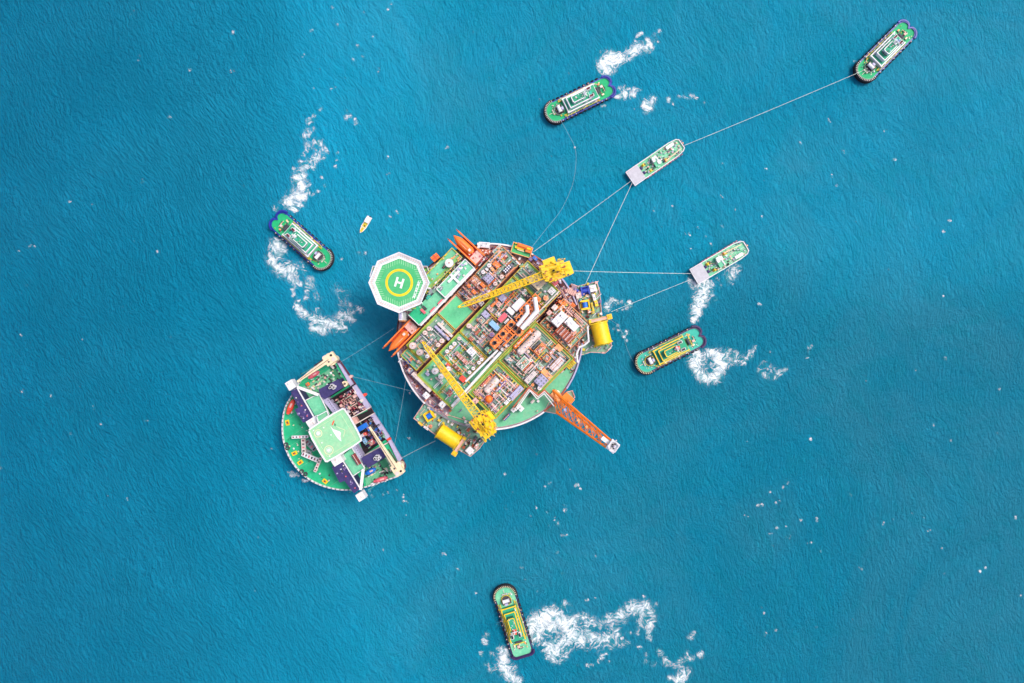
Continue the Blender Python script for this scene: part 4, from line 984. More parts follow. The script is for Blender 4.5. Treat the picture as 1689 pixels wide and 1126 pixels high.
for i in range(-8,9):
    if abs(i) < 9:
        x = i*3.6*kk; yt = (40-abs(i)*3.6*.41)*kk
        for s_ in (-1,1):
            b.box(x, s_*(yt-4.2*kk), HZ, HZ+.02, .32, 8*kk if abs(i)<7 else 3*kk, gpale)
            if abs(i) < 7: b.box(s_*(yt-3.5*kk), x, HZ, HZ+.021, 6.4*kk, .3, gpale)
b.build('deck_marking', o)
b = MB(); p0 = (33.5,3.2); p1 = (23.5,-26)      # band of white block lettering, too small to read
for i in range(6):
    t = (i+.5)/6; x = p0[0]+(p1[0]-p0[0])*t; y = p0[1]+(p1[1]-p0[1])*t; a = atan2(p1[1]-p0[1],p1[0]-p0[0])
    L_ = 4.4*kk
    for q in (-1,1): b.box(x*kk-q*1.5*kk*sin(a), y*kk+q*1.5*kk*cos(a), HZ, HZ+.03+.002*q, L_, 1.1*kk, white, a)
    b.box(x*kk+(-1)**i*L_*.33*cos(a), y*kk+(-1)**i*L_*.33*sin(a), HZ, HZ+.035, L_*.3, 2.4*kk, white, a)
    if i % 2: b.box(x*kk, y*kk, HZ, HZ+.038, L_*.25, 2.6*kk, white, a)
b.build('deck_lettering', o)
b = MB()
for (x,y,l,s_,m) in ((-40.5,22.5,7,6,olive),(-41,21,3,8,offw),(43.5,22,10,6,olive),(40,25,8,3,salm),(10,-44,20,5,gdull),(20,-42,14,2.4,olive)):
    b.box(x*kk,y*kk,HZ-1.4,HZ-.55,l*kk,s_*kk,m)
b.wall([(-48*kk,10*kk),(-43*kk,27*kk),(-36*kk,27*kk)],HZ-.6,HZ+.9,.3,white,closed=False)
b.wall([(36*kk,27*kk),(46*kk,27*kk),(48*kk,20*kk)],HZ-.6,HZ+.9,.25,offw,closed=False)
b.build('access_platform', o)
b = MB(); b.box(1.5*kk,-55*kk,24,HZ-1.5,6*kk,13*kk,white); b.box(1.2*kk,-62*kk,30,HZ-3,7*kk,2*kk,orel)
for j in range(6): b.box(1.5*kk,(-50-j*1.8)*kk,HZ-1.5,HZ-1.1,4*kk,.4,lav)
b.build('stair_tower', o)
b = MB()
for i in range(6):
    a = 2*pi*i/6; b.tube((26*kk*cos(a),26*kk*sin(a),HZ-1.3),(30*kk+9*cos(a),-12*kk+9*sin(a),24),.5,white,8)
for i in range(-3,4): b.box(0,i*10*kk,HZ-2.2,HZ-1.25,70*kk*(1-abs(i)*.13),.5,white)
b.build('support_strut', o)
# ---------------------------------------------------------------- pedestal cranes
def platform_crane(bx, by, tx, ty, ztip, label, wroot, wtip, seed, swell):
    zb = 24; zc = 40; o = root('pedestal_crane', label, 'crane', bx, by, zc, zb, 0)
    rn = random.Random(seed); h = zc-zb
    b = MB(); b.cyl(0,0,-2,h-4,2.4,yel,24,r2=2.2); b.cyl(0,0,h-4,h-3,3.2,yel,24); b.build('pedestal', o)
    ex, ey = W(tx,ty,ztip); ex -= o.location.x; ey -= o.location.y; a = atan2(ey,ex); ca, sa = cos(a), sin(a)
    def T(x,y): return (x*ca-y*sa, x*sa+y*ca)
    b = MB()
    for (x,y,lx,ly,z0,z1,m) in swell:
        X, Y = T(x,y); b.box(X,Y,h+z0,h+z1,lx,ly,m,a)
    b.cyl(0,0,h-3,h-1.6,3.6,yel,24); b.build('slewing_house', o)
    b = MB()
    for i in range(95):
        x, y = rn.uniform(-9,4.5), rn.uniform(-5,5); X, Y = T(x,y)
        if rn.random() < .5: b.box(X,Y,h,h+rn.uniform(2.3,3.8),rn.uniform(.4,1.6),rn.uniform(.3,1),rn.choice([yel,yel,yelo,yelo,dgrey,orel,rust]),a)
        else: L = rn.uniform(1,3); p = T(x+L/2,y); q = T(x-L/2,y); b.tube((*p,h+rn.uniform(2.4,4)),(*q,h+rn.uniform(2.4,4)),.16,rn.choice([yel,yelo,yel,orel]),6)
    X, Y = T(-1.2,0); b.cyl(X,Y,h+2.2,h+3.9,.75,dark,12); b.rail([T(-7,-4),T(3,-4),T(3,4),T(-7,4)],h+.4,yel,1.2,t=.14); b.build('machinery', o)
    b = MB(); X, Y = T(3.4,-3.4); b.box(X,Y,h-.5,h+2.3,2.2,1.9,yel,a); X, Y = T(4.55,-3.4); b.box(X,Y,h+.5,h+1.9,.12,1.5,dgrey,a); b.build('cab', o)
    D = hypot(ex,ey); z1 = ztip-zb; st = T(2.5,0)
    b = MB(); n = max(10,int(D/2.6)); tip = T(D*.93,0)
    b.truss((st[0],st[1],h+.8),(tip[0],tip[1],h+.8+(z1-h-.8)*.93),wroot,wtip,2.4,1.4,n,.26,.17,yel)
    # plated walk along the boom and the tapered head
    mid0, mid1 = T(D*.30,0), T(D*.62,0); zz = lambda t: h+.8+(z1-h-.8)*t
    for i in range(10):
        t = .26+i*.04; X, Y = T(D*(t+.02),0); b.box(X,Y,zz(t)-.3,zz(t)+.02*i+.2,D*.03,(wroot*(1-t)+wtip*t)*.7,yel,a)
    e0, e1 = T(D*.93,wtip/2), T(D,0); e2 = T(D*.93,-wtip/2)
    for e in (e0,e2): b.tube((*e,zz(.93)+.6),(*e1,zz(1)),.25,yel,6); b.tube((*e,zz(.93)-.6),(*e1,zz(1)),.25,yel,6)
    b.build('boom', o)
    b = MB(); b.tube((*T(D*.985,-.5),zz(1)),(*T(D*.985,.5),zz(1)),.7,yel,14); b.tube((*T(D*.985,0),zz(1)-.5),(*T(D*.985,0),max(zz(1)-9,5)),.09,dgrey,5); X, Y = T(D*.985,0); b.box(X,Y,max(zz(1)-10.2,4.5),max(zz(1)-9,5.2),.7,.5,yel,a); b.build('hook_block', o)
    b = MB(); ap = T(-3,0)
    for s_ in (-1,1):
        b.tube((*T(1.5,s_*1.6),h+1),(*T(-3,s_*.6),h+7),.3,yel,6); b.tube((*T(-6,s_*1.6),h+1),(*T(-3,s_*.6),h+7),.3,yel,6)
        b.tube((*T(-3,s_*.6),h+7),(*T(D*.9,s_*.5),zz(.9)+1),.09,yelo,5)
    b.build('gantry', o)
    b = MB()
    for y in (-1.2,1.2): b.tube((*T(-5.5,y-.9),h+1.9),(*T(-5.5,y+.9),h+1.9),.8,yelo,12)
    b.build('winch_drum', o)
    return o
platform_crane(909,449,755,506.5,43,'yellow crane on the upper right rim with its lattice boom across the modules',3.8,2.0,3,
  [(-2.5,.6,11,8.5,-1.6,2.2,yel),(-7.5,1.2,6.5,6.8,-1.2,2.5,yel),(2.5,-1.5,5,7,-1.4,1.6,yel),(-1,-5.2,6.5,4,-1.3,1.4,yel),(-8,3.4,3,3,-1,3,yel)])
platform_crane(795.5,695,696.5,563,43,'yellow crane at the lower rim with its lattice boom pointing up left',4.4,1.8,4,
  [(-1,0,9.5,9.5,-1.6,2.0,yel),(-6,.5,5,7,-1.2,2.4,yel),(1.5,3.4,5,4.5,-1.2,1.5,yel),(0,-5,5,3,-1,1.2,yel)])

# ---------------------------------------------------------------- flare boom
o = root('flare_boom','orange lattice flare boom with a white tip reaching over the water','flare boom',911,652,25,22,0)
def FL(px,py,z): x, y = W(px,py,z); return (x-o.location.x, y-o.location.y, z-22)
b = MB(); TL = [(911,645,26),(1012,731,46)]; 
A0, A1 = FL(912,643.5,31), FL(1011,729,56); B0, B1 = FL(918,680,31), FL(1000,738,56); C0_, C1_ = FL(925,659,24), FL(1005,733.5,51)
n = 8
def lp(p,q,t): return tuple(p[i]+(q[i]-p[i])*t for i in range(3))
for p, q in ((A0,A1),(B0,B1)): b.tube(p,q,.7,boomo,8,r2=.5)
b.tube(C0_,C1_,.5,boomo,8)
for i in range(n+1):
    t = i/n
    for p, q in (((A0,A1),(B0,B1)),((A0,A1),(C0_,C1_)),((B0,B1),(C0_,C1_))):
        b.tube(lp(*p,t),lp(*q,t),.2,boomo,5)
        if i < n:
            b.tube(lp(*p,t),lp(*q,t+1/n),.26,boomo,5)
            pass
b.build('lattice', o)
b = MB()
for s_, m, r_ in ((.42,orel,.24),(.52,lav,.22)):
    q0 = lp(A0,B0,s_); q1 = lp(A1,B1,s_); b.tube((q0[0],q0[1],q0[2]-.8),(q1[0],q1[1],q1[2]-.6),r_,m,8)
b.build('flare_pipe', o)
b = MB()
for i in range(16):
    t = .06+i*.05; p = lp(lp(A0,B0,.3),lp(A1,B1,.3),t); q = lp(lp(A0,B0,.7),lp(A1,B1,.7),t)
    if i in (3,8,11): 
        m_ = lp(p,q,.5); b.box(m_[0],m_[1],m_[2]-.3,m_[2]+.25,2.0,1.4,(lav,grey,orel)[i%3],R(-40))
b.build('walkway', o)
b = MB()
ta = FL(1008,734.5,57); tb = FL(1020,740,57); 
for p, q, r_ in ((A1,FL(1017,726,58),.3),(B1,FL(1008,744,58),.3)): b.tube(p,q,r_,white,8)
tc = FL(1011,736,57); b.box(tc[0],tc[1],tc[2]-1,tc[2],4.8,5.6,white,R(-38))
pts_ = [FL(x_,y_,58) for x_,y_ in ((1003,735),(1009,727),(1017,729),(1021,735),(1014,745),(1006,743))]
b.wall([(p[0],p[1]) for p in pts_], pts_[0][2]-.3, pts_[0][2]+.8, .35, white)
for i in range(9):
    q = pts_[i%6]; b.cyl(tc[0]+(q[0]-tc[0])*.55*((i%3)+1)/3, tc[1]+(q[1]-tc[1])*.55*((i%3)+1)/3, tc[2], tc[2]+1.4, .4, (lav,dgrey,offw)[i%3], 8)
p_ = FL(1000,727,55); b.box(p_[0],p_[1],p_[2]-.5,p_[2],5.4,2.0,white,R(-38))
q = b.build('flare_tip', o)
b = MB()
for (x_,y_) in ((916,668),(930,662)):
    p = FL(x_,y_,24); b.tube((p[0],p[1],-4),(p[0],p[1],4),.7,boomo,8)
p = FL(922,655,24); b.box(p[0],p[1],-1,2.6,9,4,orel,R(-42)); p = FL(938,656,24); b.box(p[0],p[1],-.6,3.4,6,3,boomo,R(-42)); b.box(p[0]-2,p[1]+1,3.4,4.6,2.5,2.5,boomo,R(-42))
b.build('boom_foot', o)

# ---------------------------------------------------------------- yellow hose drums
def hose_drum(px, py, L, D, ang, label, label2):
    zc = 30; o = root('hose_drum', label, 'hose drum', px, py, zc+2, 21.7, ang); L *= k(34); D *= k(34); r_ = D/2; h = r_+1.2
    b = MB(); b.tube((-L/2,0,h),(L/2,0,h),r_*.94,yel,48)
    n = int(L/.45)
    for i in range(n): x = -L/2+L*(i+.5)/n; b.tube((x-.12,0,h),(x+.12,0,h),r_*.955,yel,48)
    b.build('barrel', o, False)
    for s_ in (-1,1):
        b = MB(); b.tube((s_*L/2,0,h),(s_*(L/2+.5),0,h),r_*1.08,yel,48); b.tube((s_*(L/2+.5),0,h),(s_*(L/2+1.2),0,h),r_*.3,yelo,16)
        for i in range(14): a = 2*pi*i/14; b.tube((s_*(L/2+.55),0,h),(s_*(L/2+.55),cos(a)*r_*1.04,h+sin(a)*r_*1.04),.16,yelo,5)
        b.build('flange', o)
    b = MB()
    for s_ in (-1,1):
        for q in (-1,1): b.tube((s_*(L/2+1.0),0,h),(s_*(L/2+1.0),q*r_*.8,0),.4,yel,6)
        b.box(s_*(L/2+1.0),0,0,.4,1.2,r_*2,yelo)
    b.build('stand', o)
    b = MB()
    b.box(L/2+2.1,-r_*.1,h-1.4,h-.2,1.9,r_*2.1,salm); b.box(L/2+2.2,-r_*1.35,h-2,h+.4,2.8,r_*.55,yel); b.box(L/2+2.1,r_*.9,h-1.6,h+.2,2,1.4,yel); b.rail([(L/2+1.3,-r_*1.5),(L/2+3,-r_*1.5),(L/2+3,r_),(L/2+1.3,r_)],h-.2,yelo,1,t=.12); b.cyl(L/2+2.2,-r_*1.35,h+.4,h+.9,.5,yelo,12)
    q = b.build('drive_platform', o)
    return o
hose_drum(738.5,722,34,27,-33.6,'big yellow hose drum on the lower left side platform','')
hose_drum(993,549,33,30,103.5,'big yellow hose drum on the right side platform','')
# side platform gear
def winch(px, py, ang, label, m1, m2, sz=1.0, zb=21.7):
    o = root('mooring_winch', label, 'winch', px, py, 25, zb, ang)
    b = MB(); b.box(0,0,0,.5,4.6*sz,4.6*sz,m1)
    for s_ in (-1,1): b.box(0,s_*1.9*sz,.5,3.2*sz,4.2*sz,.7*sz,m1)
    b.box(1.9*sz,0,.5,2.4*sz,.6,3*sz,m1); b.build('frame',o)
    b = MB(); b.tube((0,-1.5*sz,1.9*sz),(0,1.5*sz,1.9*sz),1.25*sz,m2,20); b.tube((0,-1.5*sz,1.9*sz),(0,-1.3*sz,1.9*sz),1.6*sz,m1,20); b.tube((0,1.3*sz,1.9*sz),(0,1.5*sz,1.9*sz),1.6*sz,m1,20); b.build('drum',o)
    b = MB(); b.box(-1.9*sz,2.2*sz,.5,2,1.2*sz,.8*sz,m2); b.box(-1.6*sz,-2.2*sz,.5,1.5,1*sz,.7*sz,offw); b.build('motor',o)
winch(965.4,478.8,100,'dark blue mooring winch on the right side platform beside a white cabin',blue,blue,1.05)
winch(965.3,502.6,8,'yellow mooring winch with a blue drum on the right side platform',yel,bblue,1.15)
winch(707.9,686,-58,'yellow mooring winch with a blue drum on the lower left side platform',yel,bblue,1.15)
for t in ((978,475.3,11,11,4,'white cabin at the top corner of the right side platform',white,14,'plain','cabin','cabin'),
 (980,490,4.5,11,3,'slim white locker below the cabin on the right side platform',white,14,'plain','locker','locker'),
 (954.5,487.5,9,9,3,'pale pink box left of the blue winch',offw,14,'plain','equipment_housing','housing'),
 (951,478,4,8,3,'navy box beside the pale pink box',blue,60,'plain','motor_box','box'),
 (983.5,500,5,10,3,'yellow locker right of the blue-drummed winch',yel,14,'plain','locker','locker'),
 (977.5,506,3,15,2.5,'narrow yellow gutter beside the blue-drummed winch',yelo,14,'plain','gutter','gutter'),
 (978,514.5,4.5,4.5,3,'small yellow round-lidded box above the right drum',yel,14,'fan','valve_box','box'),
 (972,513,6,6,3,'salmon box above the right drum',salm,14,'open','equipment_skid','skid'),
 (774.5,743.2,11,11,4,'white cabin at the lowest corner of the lower side platform',white,46,'plain','cabin','cabin'),
 (792,727,6,6,3.5,'dark topped box, right of the cluster beside the lower crane',dgrey,46,'plain','motor_box','box'),
 (787,732.5,8,4,3,'dark box in the middle of the cluster beside the lower crane',dgrey,46,'open','motor_box','box'),
 (785.5,737.5,6,6,3.5,'salmon lidded box, nearest the lowest white cabin',salm,46,'plain','motor_box','box'),
 (784.5,722.5,5,5,3.5,'dark box highest in the cluster beside the lower crane',dgrey,46,'plain','motor_box','box'),
 (693,699,9,3,3,'small yellow locker on the outer edge of the lower side platform',yel,-40,'plain','locker','locker'),
 (702.5,706,9,3,3,'small white locker on the outer edge of the lower side platform',white,-36,'plain','locker','locker'),
 (724,693.5,5,3,2.5,'small yellow chest between winch and drum',yel,-36,'plain','locker','locker')):
    px,py,lu,lv,h,lab,m,an,st,nm,ct = t; unit(px,py,lu,lv,h,lab,m,21.7,an,nm,ct,st)
tank(710.3,702.8,2.6,2.5,'small orange round drum beside the yellow winch',oran,21.7,'drum','drum')
# white spars over the water
for (p0,p1,lab) in (((674,577.5),(657,597),'white spar crossing the left rim'),((809,700),(818.5,712),'white spar crossing the lower rim beside the crane')):
    o = root('spar',lab,'spar',p0[0],p0[1],26,22,0); x1,y1 = W(*p1,26); b = MB(); dx, dy = x1-o.location.x, y1-o.location.y
    b.tube((0,0,3.6),(dx,dy,4.4),.38,white,8,r2=.25); b.box(0,0,0,3.6,.8,.8,white); b.tube((dx*.75-dy*.12,dy*.75+dx*.12,4.2),(dx*.75+dy*.12,dy*.75-dx*.12,4.2),.22,white,6); b.build('spar_beam',o)

# ---------------------------------------------------------------- D-shaped vessel
Z0 = 12.0
V = root('work_vessel','green D-shaped vessel with two dark wells and a square pale green helideck','vessel',560,700,Z0,0,-58.2)
def Q(px,py,z): return local(px,py,z,V)
hull = [(543.5,588),(553,590.4),(664,768),(667,778),(659,784),(632,793),(603.5,802.6),(579.5,808),(550.7,806),(522,797),(498,781),(479,757),(468,728),(466,699.5),(470,673),(481,654),(493,632),(507.5,614),(534,596)]
def smoothp(pts, it=2):
    for _ in range(it):
        r_ = []
        for i in range(len(pts)):
            a, c = pts[i], pts[(i+1)%len(pts)]
            r_ += [(a[0]*.75+c[0]*.25,a[1]*.75+c[1]*.25),(a[0]*.25+c[0]*.75,a[1]*.25+c[1]*.75)]
        pts = r_
    return pts
hs = hull[:1]+hull[1:]
arc = smoothp(hull, 2)
b = MB(); pl = [Q(x,y,Z0) for x,y in arc]; b.prism(pl,-2,Z0,maroon,[(x*.985,y*.985) for x,y in pl]); b.build('hull',V)
b = MB(); b.prism([(x*.99,y*.99) for x,y in pl], Z0, Z0+.06, gsea); b.build('main_deck',V)
b = MB()
for i in range(-9,10):
    xx = i*4.4
    ys = [p[1] for p in pl if abs(p[0]-xx) < 3]
    if len(ys) > 1 and max(ys)-min(ys) > 8: b.box(xx,(min(ys)+max(ys))/2,Z0+.06,Z0+.075,.16,(max(ys)-min(ys))*.93,gdeck)
b.build('deck_seam',V)
b = MB(); i0 = max(range(len(arc)), key=lambda i: (arc[i][0]-543 < 8) and (arc[i][1] < 600) and arc[i][0] or 0)
openp = [Q(x,y,Z0) for x,y in arc if not (x > 545+(y-590)*.62 and 592 < y < 770)]
for p_,q_ in zip(openp, openp[1:]+openp[:1]):
    if hypot(p_[0]-q_[0],p_[1]-q_[1]) < 22: b.wall([p_,q_], Z0-.4, Z0+1.2, .7, white, closed=False)
b.build('bulwark',V)
def quad(b, pts, z0, z1, m): b.prism([Q(x,y,z1) for x,y in pts], z0, z1, m)
b = MB(); quad(b,[(495,640),(526.5,622),(548,604),(566,634),(527,656),(505,660)],Z0+.06,Z0+.2,gdeck); b.build('deck_coating',V); b = MB(); quad(b,[(600,772),(637,757),(655,784),(632,792),(604,801)],Z0+.06,Z0+.2,gdeck); b.build('deck_coating',V); b = MB()
quad(b,[(543,606),(552,603),(566,627),(556,630)],Z0+.2,Z0+.5,gdark); b.build('deck_coating',V)
b = MB(); quad(b,[(504,660),(526.7,649),(542,683),(518,688)],Z0+.3,20,gmint)
b.wall([Q(x,y,20) for x,y in ((504,660),(526.7,649),(543,682))],20,21,.4,white,closed=False); b.build('deckhouse',V); b = MB(); quad(b,[(561.5,755),(580.7,738),(602,771.5),(582,785)],Z0+.3,20,gmint); b.wall([Q(x,y,20) for x,y in ((580.7,738),(602,771.5),(582,785))],20,21,.4,white,closed=False); b.build('deckhouse',V)
b = MB()
for poly in ([(529,656),(537,652),(557,676),(549,681)],[(577,735),(585,731),(606,765),(600,770)],[(579,636),(586,633),(612,671),(605,676)],[(610,685),(617,681),(643,720),(637,725)],[(556,598),(561,600),(583,633),(578,637)],[(640,727),(645,725),(663,757),(657,762)]):
    b = MB(); quad(b,poly,Z0,19 if poly[0][0] in (529,577) else 13.6,lav); b.build('side_wall',V)
b = MB()
for i in range(7):
    x,y = Q(541+i*2.1,660+i*3.1,19.2); b.box(x,y,19,19.2,.6,.4,dgrey); x,y = Q(588+i*2.1,739+i*3.3,19.2); b.box(x,y,19,19.2,.6,.35,dgrey)
b.build('porthole',V)
# wells: dark slabs paint their inner shade, edged by coamings, machinery standing on top
b = MB()
quad(b,[(542,661),(584,635),(610,672),(575,692)],Z0+.06,Z0+.3,dark); quad(b,[(575,692),(613,674),(616,681),(583,700)],Z0+.07,Z0+.24,black); quad(b,[(583,701),(616,682.5),(641,721),(601,750)],Z0+.06,Z0+.32,dark)  # black slab in the middle paints the shade of the gap
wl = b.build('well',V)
b = MB()
for p in (((541,661),(584,634)),((575,691.5),(610,672)),((584,700.5),(616,682)),((601,751),(638,731))):
    a, c = Q(*p[0],17), Q(*p[1],17); b.box((a[0]+c[0])/2,(a[1]+c[1])/2,Z0+.3,17,hypot(c[0]-a[0],c[1]-a[1]),.5,offw if p[0][0]!=541 else black,atan2(c[1]-a[1],c[0]-a[0]))
quad(b,[(578,690),(585,688),(591,697),(584,699)],Z0+.3,17.4,salm)
b.build('bulkhead',V)
b = MB(); rn = random.Random(9)
def lerp2(A,B,C,D,s,t): return tuple((A[i]*(1-s)+B[i]*s)*(1-t)+(D[i]*(1-s)+C[i]*s)*t for i in (0,1))
for (A,B,C,D,n,pal) in (((548,662),(583,640),(604,672),(575,688),170,[salm,salm,pink,maroon,purp,dark,offw,dgrey,brown,gdull]),((590,702),(615,687),(636,720),(604,744),130,[dgrey,purp,maroon,navy,gdull,bblue,dark,brown,grey])):
    for i in range(n):
        px,py = lerp2(A,B,C,D,rn.uniform(.06,.98),rn.random()); x,y = Q(px,py,15); m = rn.choice(pal)
        if rn.random() < .4: L = rn.uniform(1,4); al = rn.random()<.5; dx,dy = (L/2,0) if al else (0,L/2); zz_ = Z0+rn.uniform(.6,3.5); b.tube((x-dx,y-dy,zz_),(x+dx,y+dy,zz_),rn.uniform(.12,.3),m,6)
        else: b.box(x,y,Z0+.3,Z0+rn.uniform(.6,3.2),rn.uniform(.5,2.2),rn.uniform(.4,1.6),m)
b.build('machinery',V)
b = MB()
for i in range(6): x,y = Q(564+i*3.8,668-i*2.6,17); b.box(x,y,Z0+.3,17,2.6,1.3 if i%2 else 1.5,salm,R(90)); x,y = Q(572+i*3.8,681-i*2.6,17); b.box(x,y,Z0+.3,16.4,2.6,1.3,(pink,salm,maroon)[i%3],R(90))
b.build('pipe_manifold',V)
# navy roofed wings and boxes
b = MB(); quad(b,[(479.5,646),(490,640),(518,688),(500,697),(485.5,675),(492.5,672)],Z0+.3,23,navy); w1 = b.build('wing_deck',V)
b = MB(); quad(b,[(547,770),(565,759.5),(594,806),(584,813.5),(568,793),(560,796)],Z0+.3,23,navy); w2 = b.build('wing_deck',V)
for w_, pts in ((w1,((488,656),(497,669),(493,682),(503,676),(506,686),(500,690))),(w2,((562,774),(570,786),(578,795),(566,768),(585,805),(556,781)))):
    b = MB()
    for i,(px,py) in enumerate(pts):
        x,y = Q(px,py,24); b.cyl(x,y,23,23.6,.35,(white,pink,lav)[i%3],10)
    for i in range(26):
        A_,B_ = pts[i%6], pts[(i*5+1)%6]; t = rn.random(); x,y = Q(A_[0]*(1-t)+B_[0]*t+rn.uniform(-2,2),A_[1]*(1-t)+B_[1]*t+rn.uniform(-2,2),23); b.box(x,y,23,23+rn.uniform(.1,.5),rn.uniform(.3,1.8),rn.uniform(.2,1),rn.choice([navy,purp,dgrey]))
    b.build('roof_fittings',w_)
b = MB(); quad(b,[(525.5,642),(557,625.5),(565.5,639),(556,645),(536,658),(529,654)],Z0+.3,21,navy); w3 = b.build('engine_casing',V)
b = MB(); quad(b,[(596,755),(627.5,738),(637,753),(607,772),(603,766),(600,766)],Z0+.3,21,navy); w4 = b.build('engine_casing',V)
for w_,cx_,cy_ in ((w3,547,638),(w4,621.5,756)):
    for i in range(6):
        a = i*1.05+rn.uniform(-.4,.4); x,y = Q(cx_+rn.uniform(2,5)*cos(a),cy_+rn.uniform(1.5,3.6)*sin(a),24); b = MB(); b.cyl(x,y,21,23.6,.75,white,14,r2=.65); b.cyl(x,y,23.6,23.65,.4,dark,10); b.build('exhaust_pipe',w_)
b = MB()
for cx_,cy_,l,s_ in ((478.8,635,14.5,12.5),(515.5,696,13,19),(556,759.5,13,18),(594.5,819,12.5,12.5)):
    b = MB(); x,y = Q(cx_,cy_,26); b.box(x,y,Z0 if 500<cx_<570 else 20,26,l*k(26),s_*k(26),white)
    for i in range(5): b.box(x+rn.uniform(-1.4,1.4),y+rn.uniform(-1.4,1.4),26,26.3,rn.uniform(.4,1.4),.3,offw)
    b.build('wing_house',V)
b = MB()
for p0,p1 in (((490,638),(525,651)),((599,774),(594.5,808)),((490,640),(518,689)),((565,759),(594,806))):
    b = MB(); a,c = Q(*p0,24),Q(*p1,24); t_ = 1.5 if p0[1] in (638,774) else .5
    b.box((a[0]+c[0])/2,(a[1]+c[1])/2,22.9,24+.01*t_,hypot(c[0]-a[0],c[1]-a[1]),t_,white,atan2(c[1]-a[1],c[0]-a[0])); b.build('brace',V)
# helideck on top
hz = 30; hd = smoothp([(508,711),(513,706),(563,673.5),(570,675),(596,722),(595,728),(541,761),(536,760)],1)
b = MB(); quad(b,hd,hz-.8,hz,gpale); 
for p in ((515,710),(565,683),(588,724),(540,752),(550,715)):
    x,y = Q(*p,hz); b.box(x,y,Z0+.3,hz-.8,1.6,1.6,white)
hdk = b.build('helideck',V); hdk['label'] = 'square pale green helideck with a white bird-like emblem'
b = MB(); b.wall([Q(x,y,hz) for x,y in hd],hz-.5,hz+.45,.75,white); b.wall([Q(x,y,hz) for x,y in ((521,687),(538,678),(541,685),(524,697))],hz-2,hz-1,.4,white); quad(b,[(521,688),(537,679),(541,686),(525,698)],hz-2.6,hz-2,gdeck); b.build('deck_edge',hdk)
b = MB()
for (cx_,cy_,r_) in ((525,714.5,6.5),(542.5,742,7.5)):
    x,y = Q(cx_,cy_,hz); b.ring(x,y,hz,hz+.03,r_*k(hz),r_*k(hz)-.3,cream,36); b.cyl(x,y,hz,hz+.5,.85,white,14); b.ring(x,y,hz,hz+.04,r_*k(hz)*.6,r_*k(hz)*.6-.2,white,30)
for p in ((517.5,710),(544,752),(546,717),(534,705),(531,730)): x,y = Q(*p,hz); b.cyl(x,y,hz,hz+.4,.35,white,8)
b.build('deck_fittings',hdk)
b = MB(); sc = 140/1126
em = [(520,500),(560,545),(640,570),(662,590),(655,640),(668,705),(640,690),(600,640),(560,580)]
quad(b,[(480+x*sc,640+y*sc) for x,y in em],hz+.002,hz+.05,white); quad(b,[(548,697),(550,693),(552,694),(549,701),(547,701)],hz+.002,hz+.05,red)
quad(b,[(552,697),(554,700),(553,703),(551,701)],hz+.001,hz+.04,gdark); b.build('emblem',hdk)
b = MB()
def lpth(pts, m, t=.18):
    for p,q in zip(pts[:-1],pts[1:]):
        a,c = Q(*p,hz),Q(*q,hz); b.box((a[0]+c[0])/2,(a[1]+c[1])/2,hz,hz+.03,hypot(c[0]-a[0],c[1]-a[1]),t,m,atan2(c[1]-a[1],c[0]-a[0]))
lpth([(555,703),(561,706),(569,709),(568,715),(566,720)],cream); lpth([(515,711),(562,682),(587,724),(540,753),(515,711)],cream,.09)
b.build('deck_marking',hdk)
# folded grey gangways on the green foredeck
b = MB()
for p0,p1,wd,z1,m in (((481,721),(508,720),4.6,18,white),((500,724),(501,746),7,17,offw),((498,748),(526,760),7.5,17,white),((529,755),(519,778),4.8,18,offw),((505,727),(520,742),9,15,grey),((500,745),(512,750),12,15.2,grey)):
    a,c = Q(*p0,z1),Q(*p1,z1); an = atan2(c[1]-a[1],c[0]-a[0]); L = hypot(c[0]-a[0],c[1]-a[1])
    b.box((a[0]+c[0])/2,(a[1]+c[1])/2,z1-1,z1,L,wd*k(z1),m,an); 
    for i in range(int(L/1.6)):
        t = (i+.5)/int(L/1.6); b.box(a[0]+(c[0]-a[0])*t,a[1]+(c[1]-a[1])*t,z1,z1+.25,.7,wd*k(z1)*.5,(maroon,dgrey,pink,black)[i%4],an)
    for e in (a,c): b.box(e[0],e[1],Z0,z1-1,.6,.6,offw)
b.build('gangway',V)
b = MB()
for i in range(60):
    px,py = rn.uniform(470,560),rn.uniform(680,800)
    if (px-575)**2/110**2+(py-700)**2/105**2 > .93: continue
    if px > 500+max(0,(py-700))*.55: continue
    x,y = Q(px,py,13); b.box(x,y,Z0+.06,Z0+rn.uniform(.3,1),rn.uniform(.3,1.1),rn.uniform(.3,.9),rn.choice([white,gdark,offw,cream,dgrey]))
for i in range(130):
    s_ = rn.random(); A_ = lerp2((500,640),(548,604),(562,628),(520,652),rn.random(),s_) if i % 2 else lerp2((603,775),(640,758),(655,778),(606,797),rn.random(),s_)
    x,y = Q(*A_,13); b.box(x,y,Z0+.2,Z0+rn.uniform(.4,2),rn.uniform(.4,2.4),rn.uniform(.3,1.1),rn.choice([white,gdark,offw,gdeck,dgrey,salm,cream,black]),rn.choice([0,pi/2,.3]))
for i in range(26): t = rn.random(); x,y = Q(550+t*22,601+t*35,14); b.box(x,y,Z0+.2,Z0+1.5,rn.uniform(.4,1.6),rn.uniform(.3,.9),rn.choice([navy,dgrey,gdull,offw,maroon]))
b.build('deck_fittings',V)
for (px,py,an) in ((474,697,-80),(485.5,747.5,25),(495,762.6,35),(535.9,793.7,-40)):
    b = MB(); x,y = Q(px,py,12.6); a = R(an+58.2); b.box(x,y,Z0+.06,Z0+.6,3.0,2.1,yel,a); b.box(x,y,Z0+.6,Z0+.85,1.4,.8,dgrey,a); b.box(x+.4,y+.2,Z0+.85,Z0+1.0,.5,.8,red,a); b.build('hatch',V)
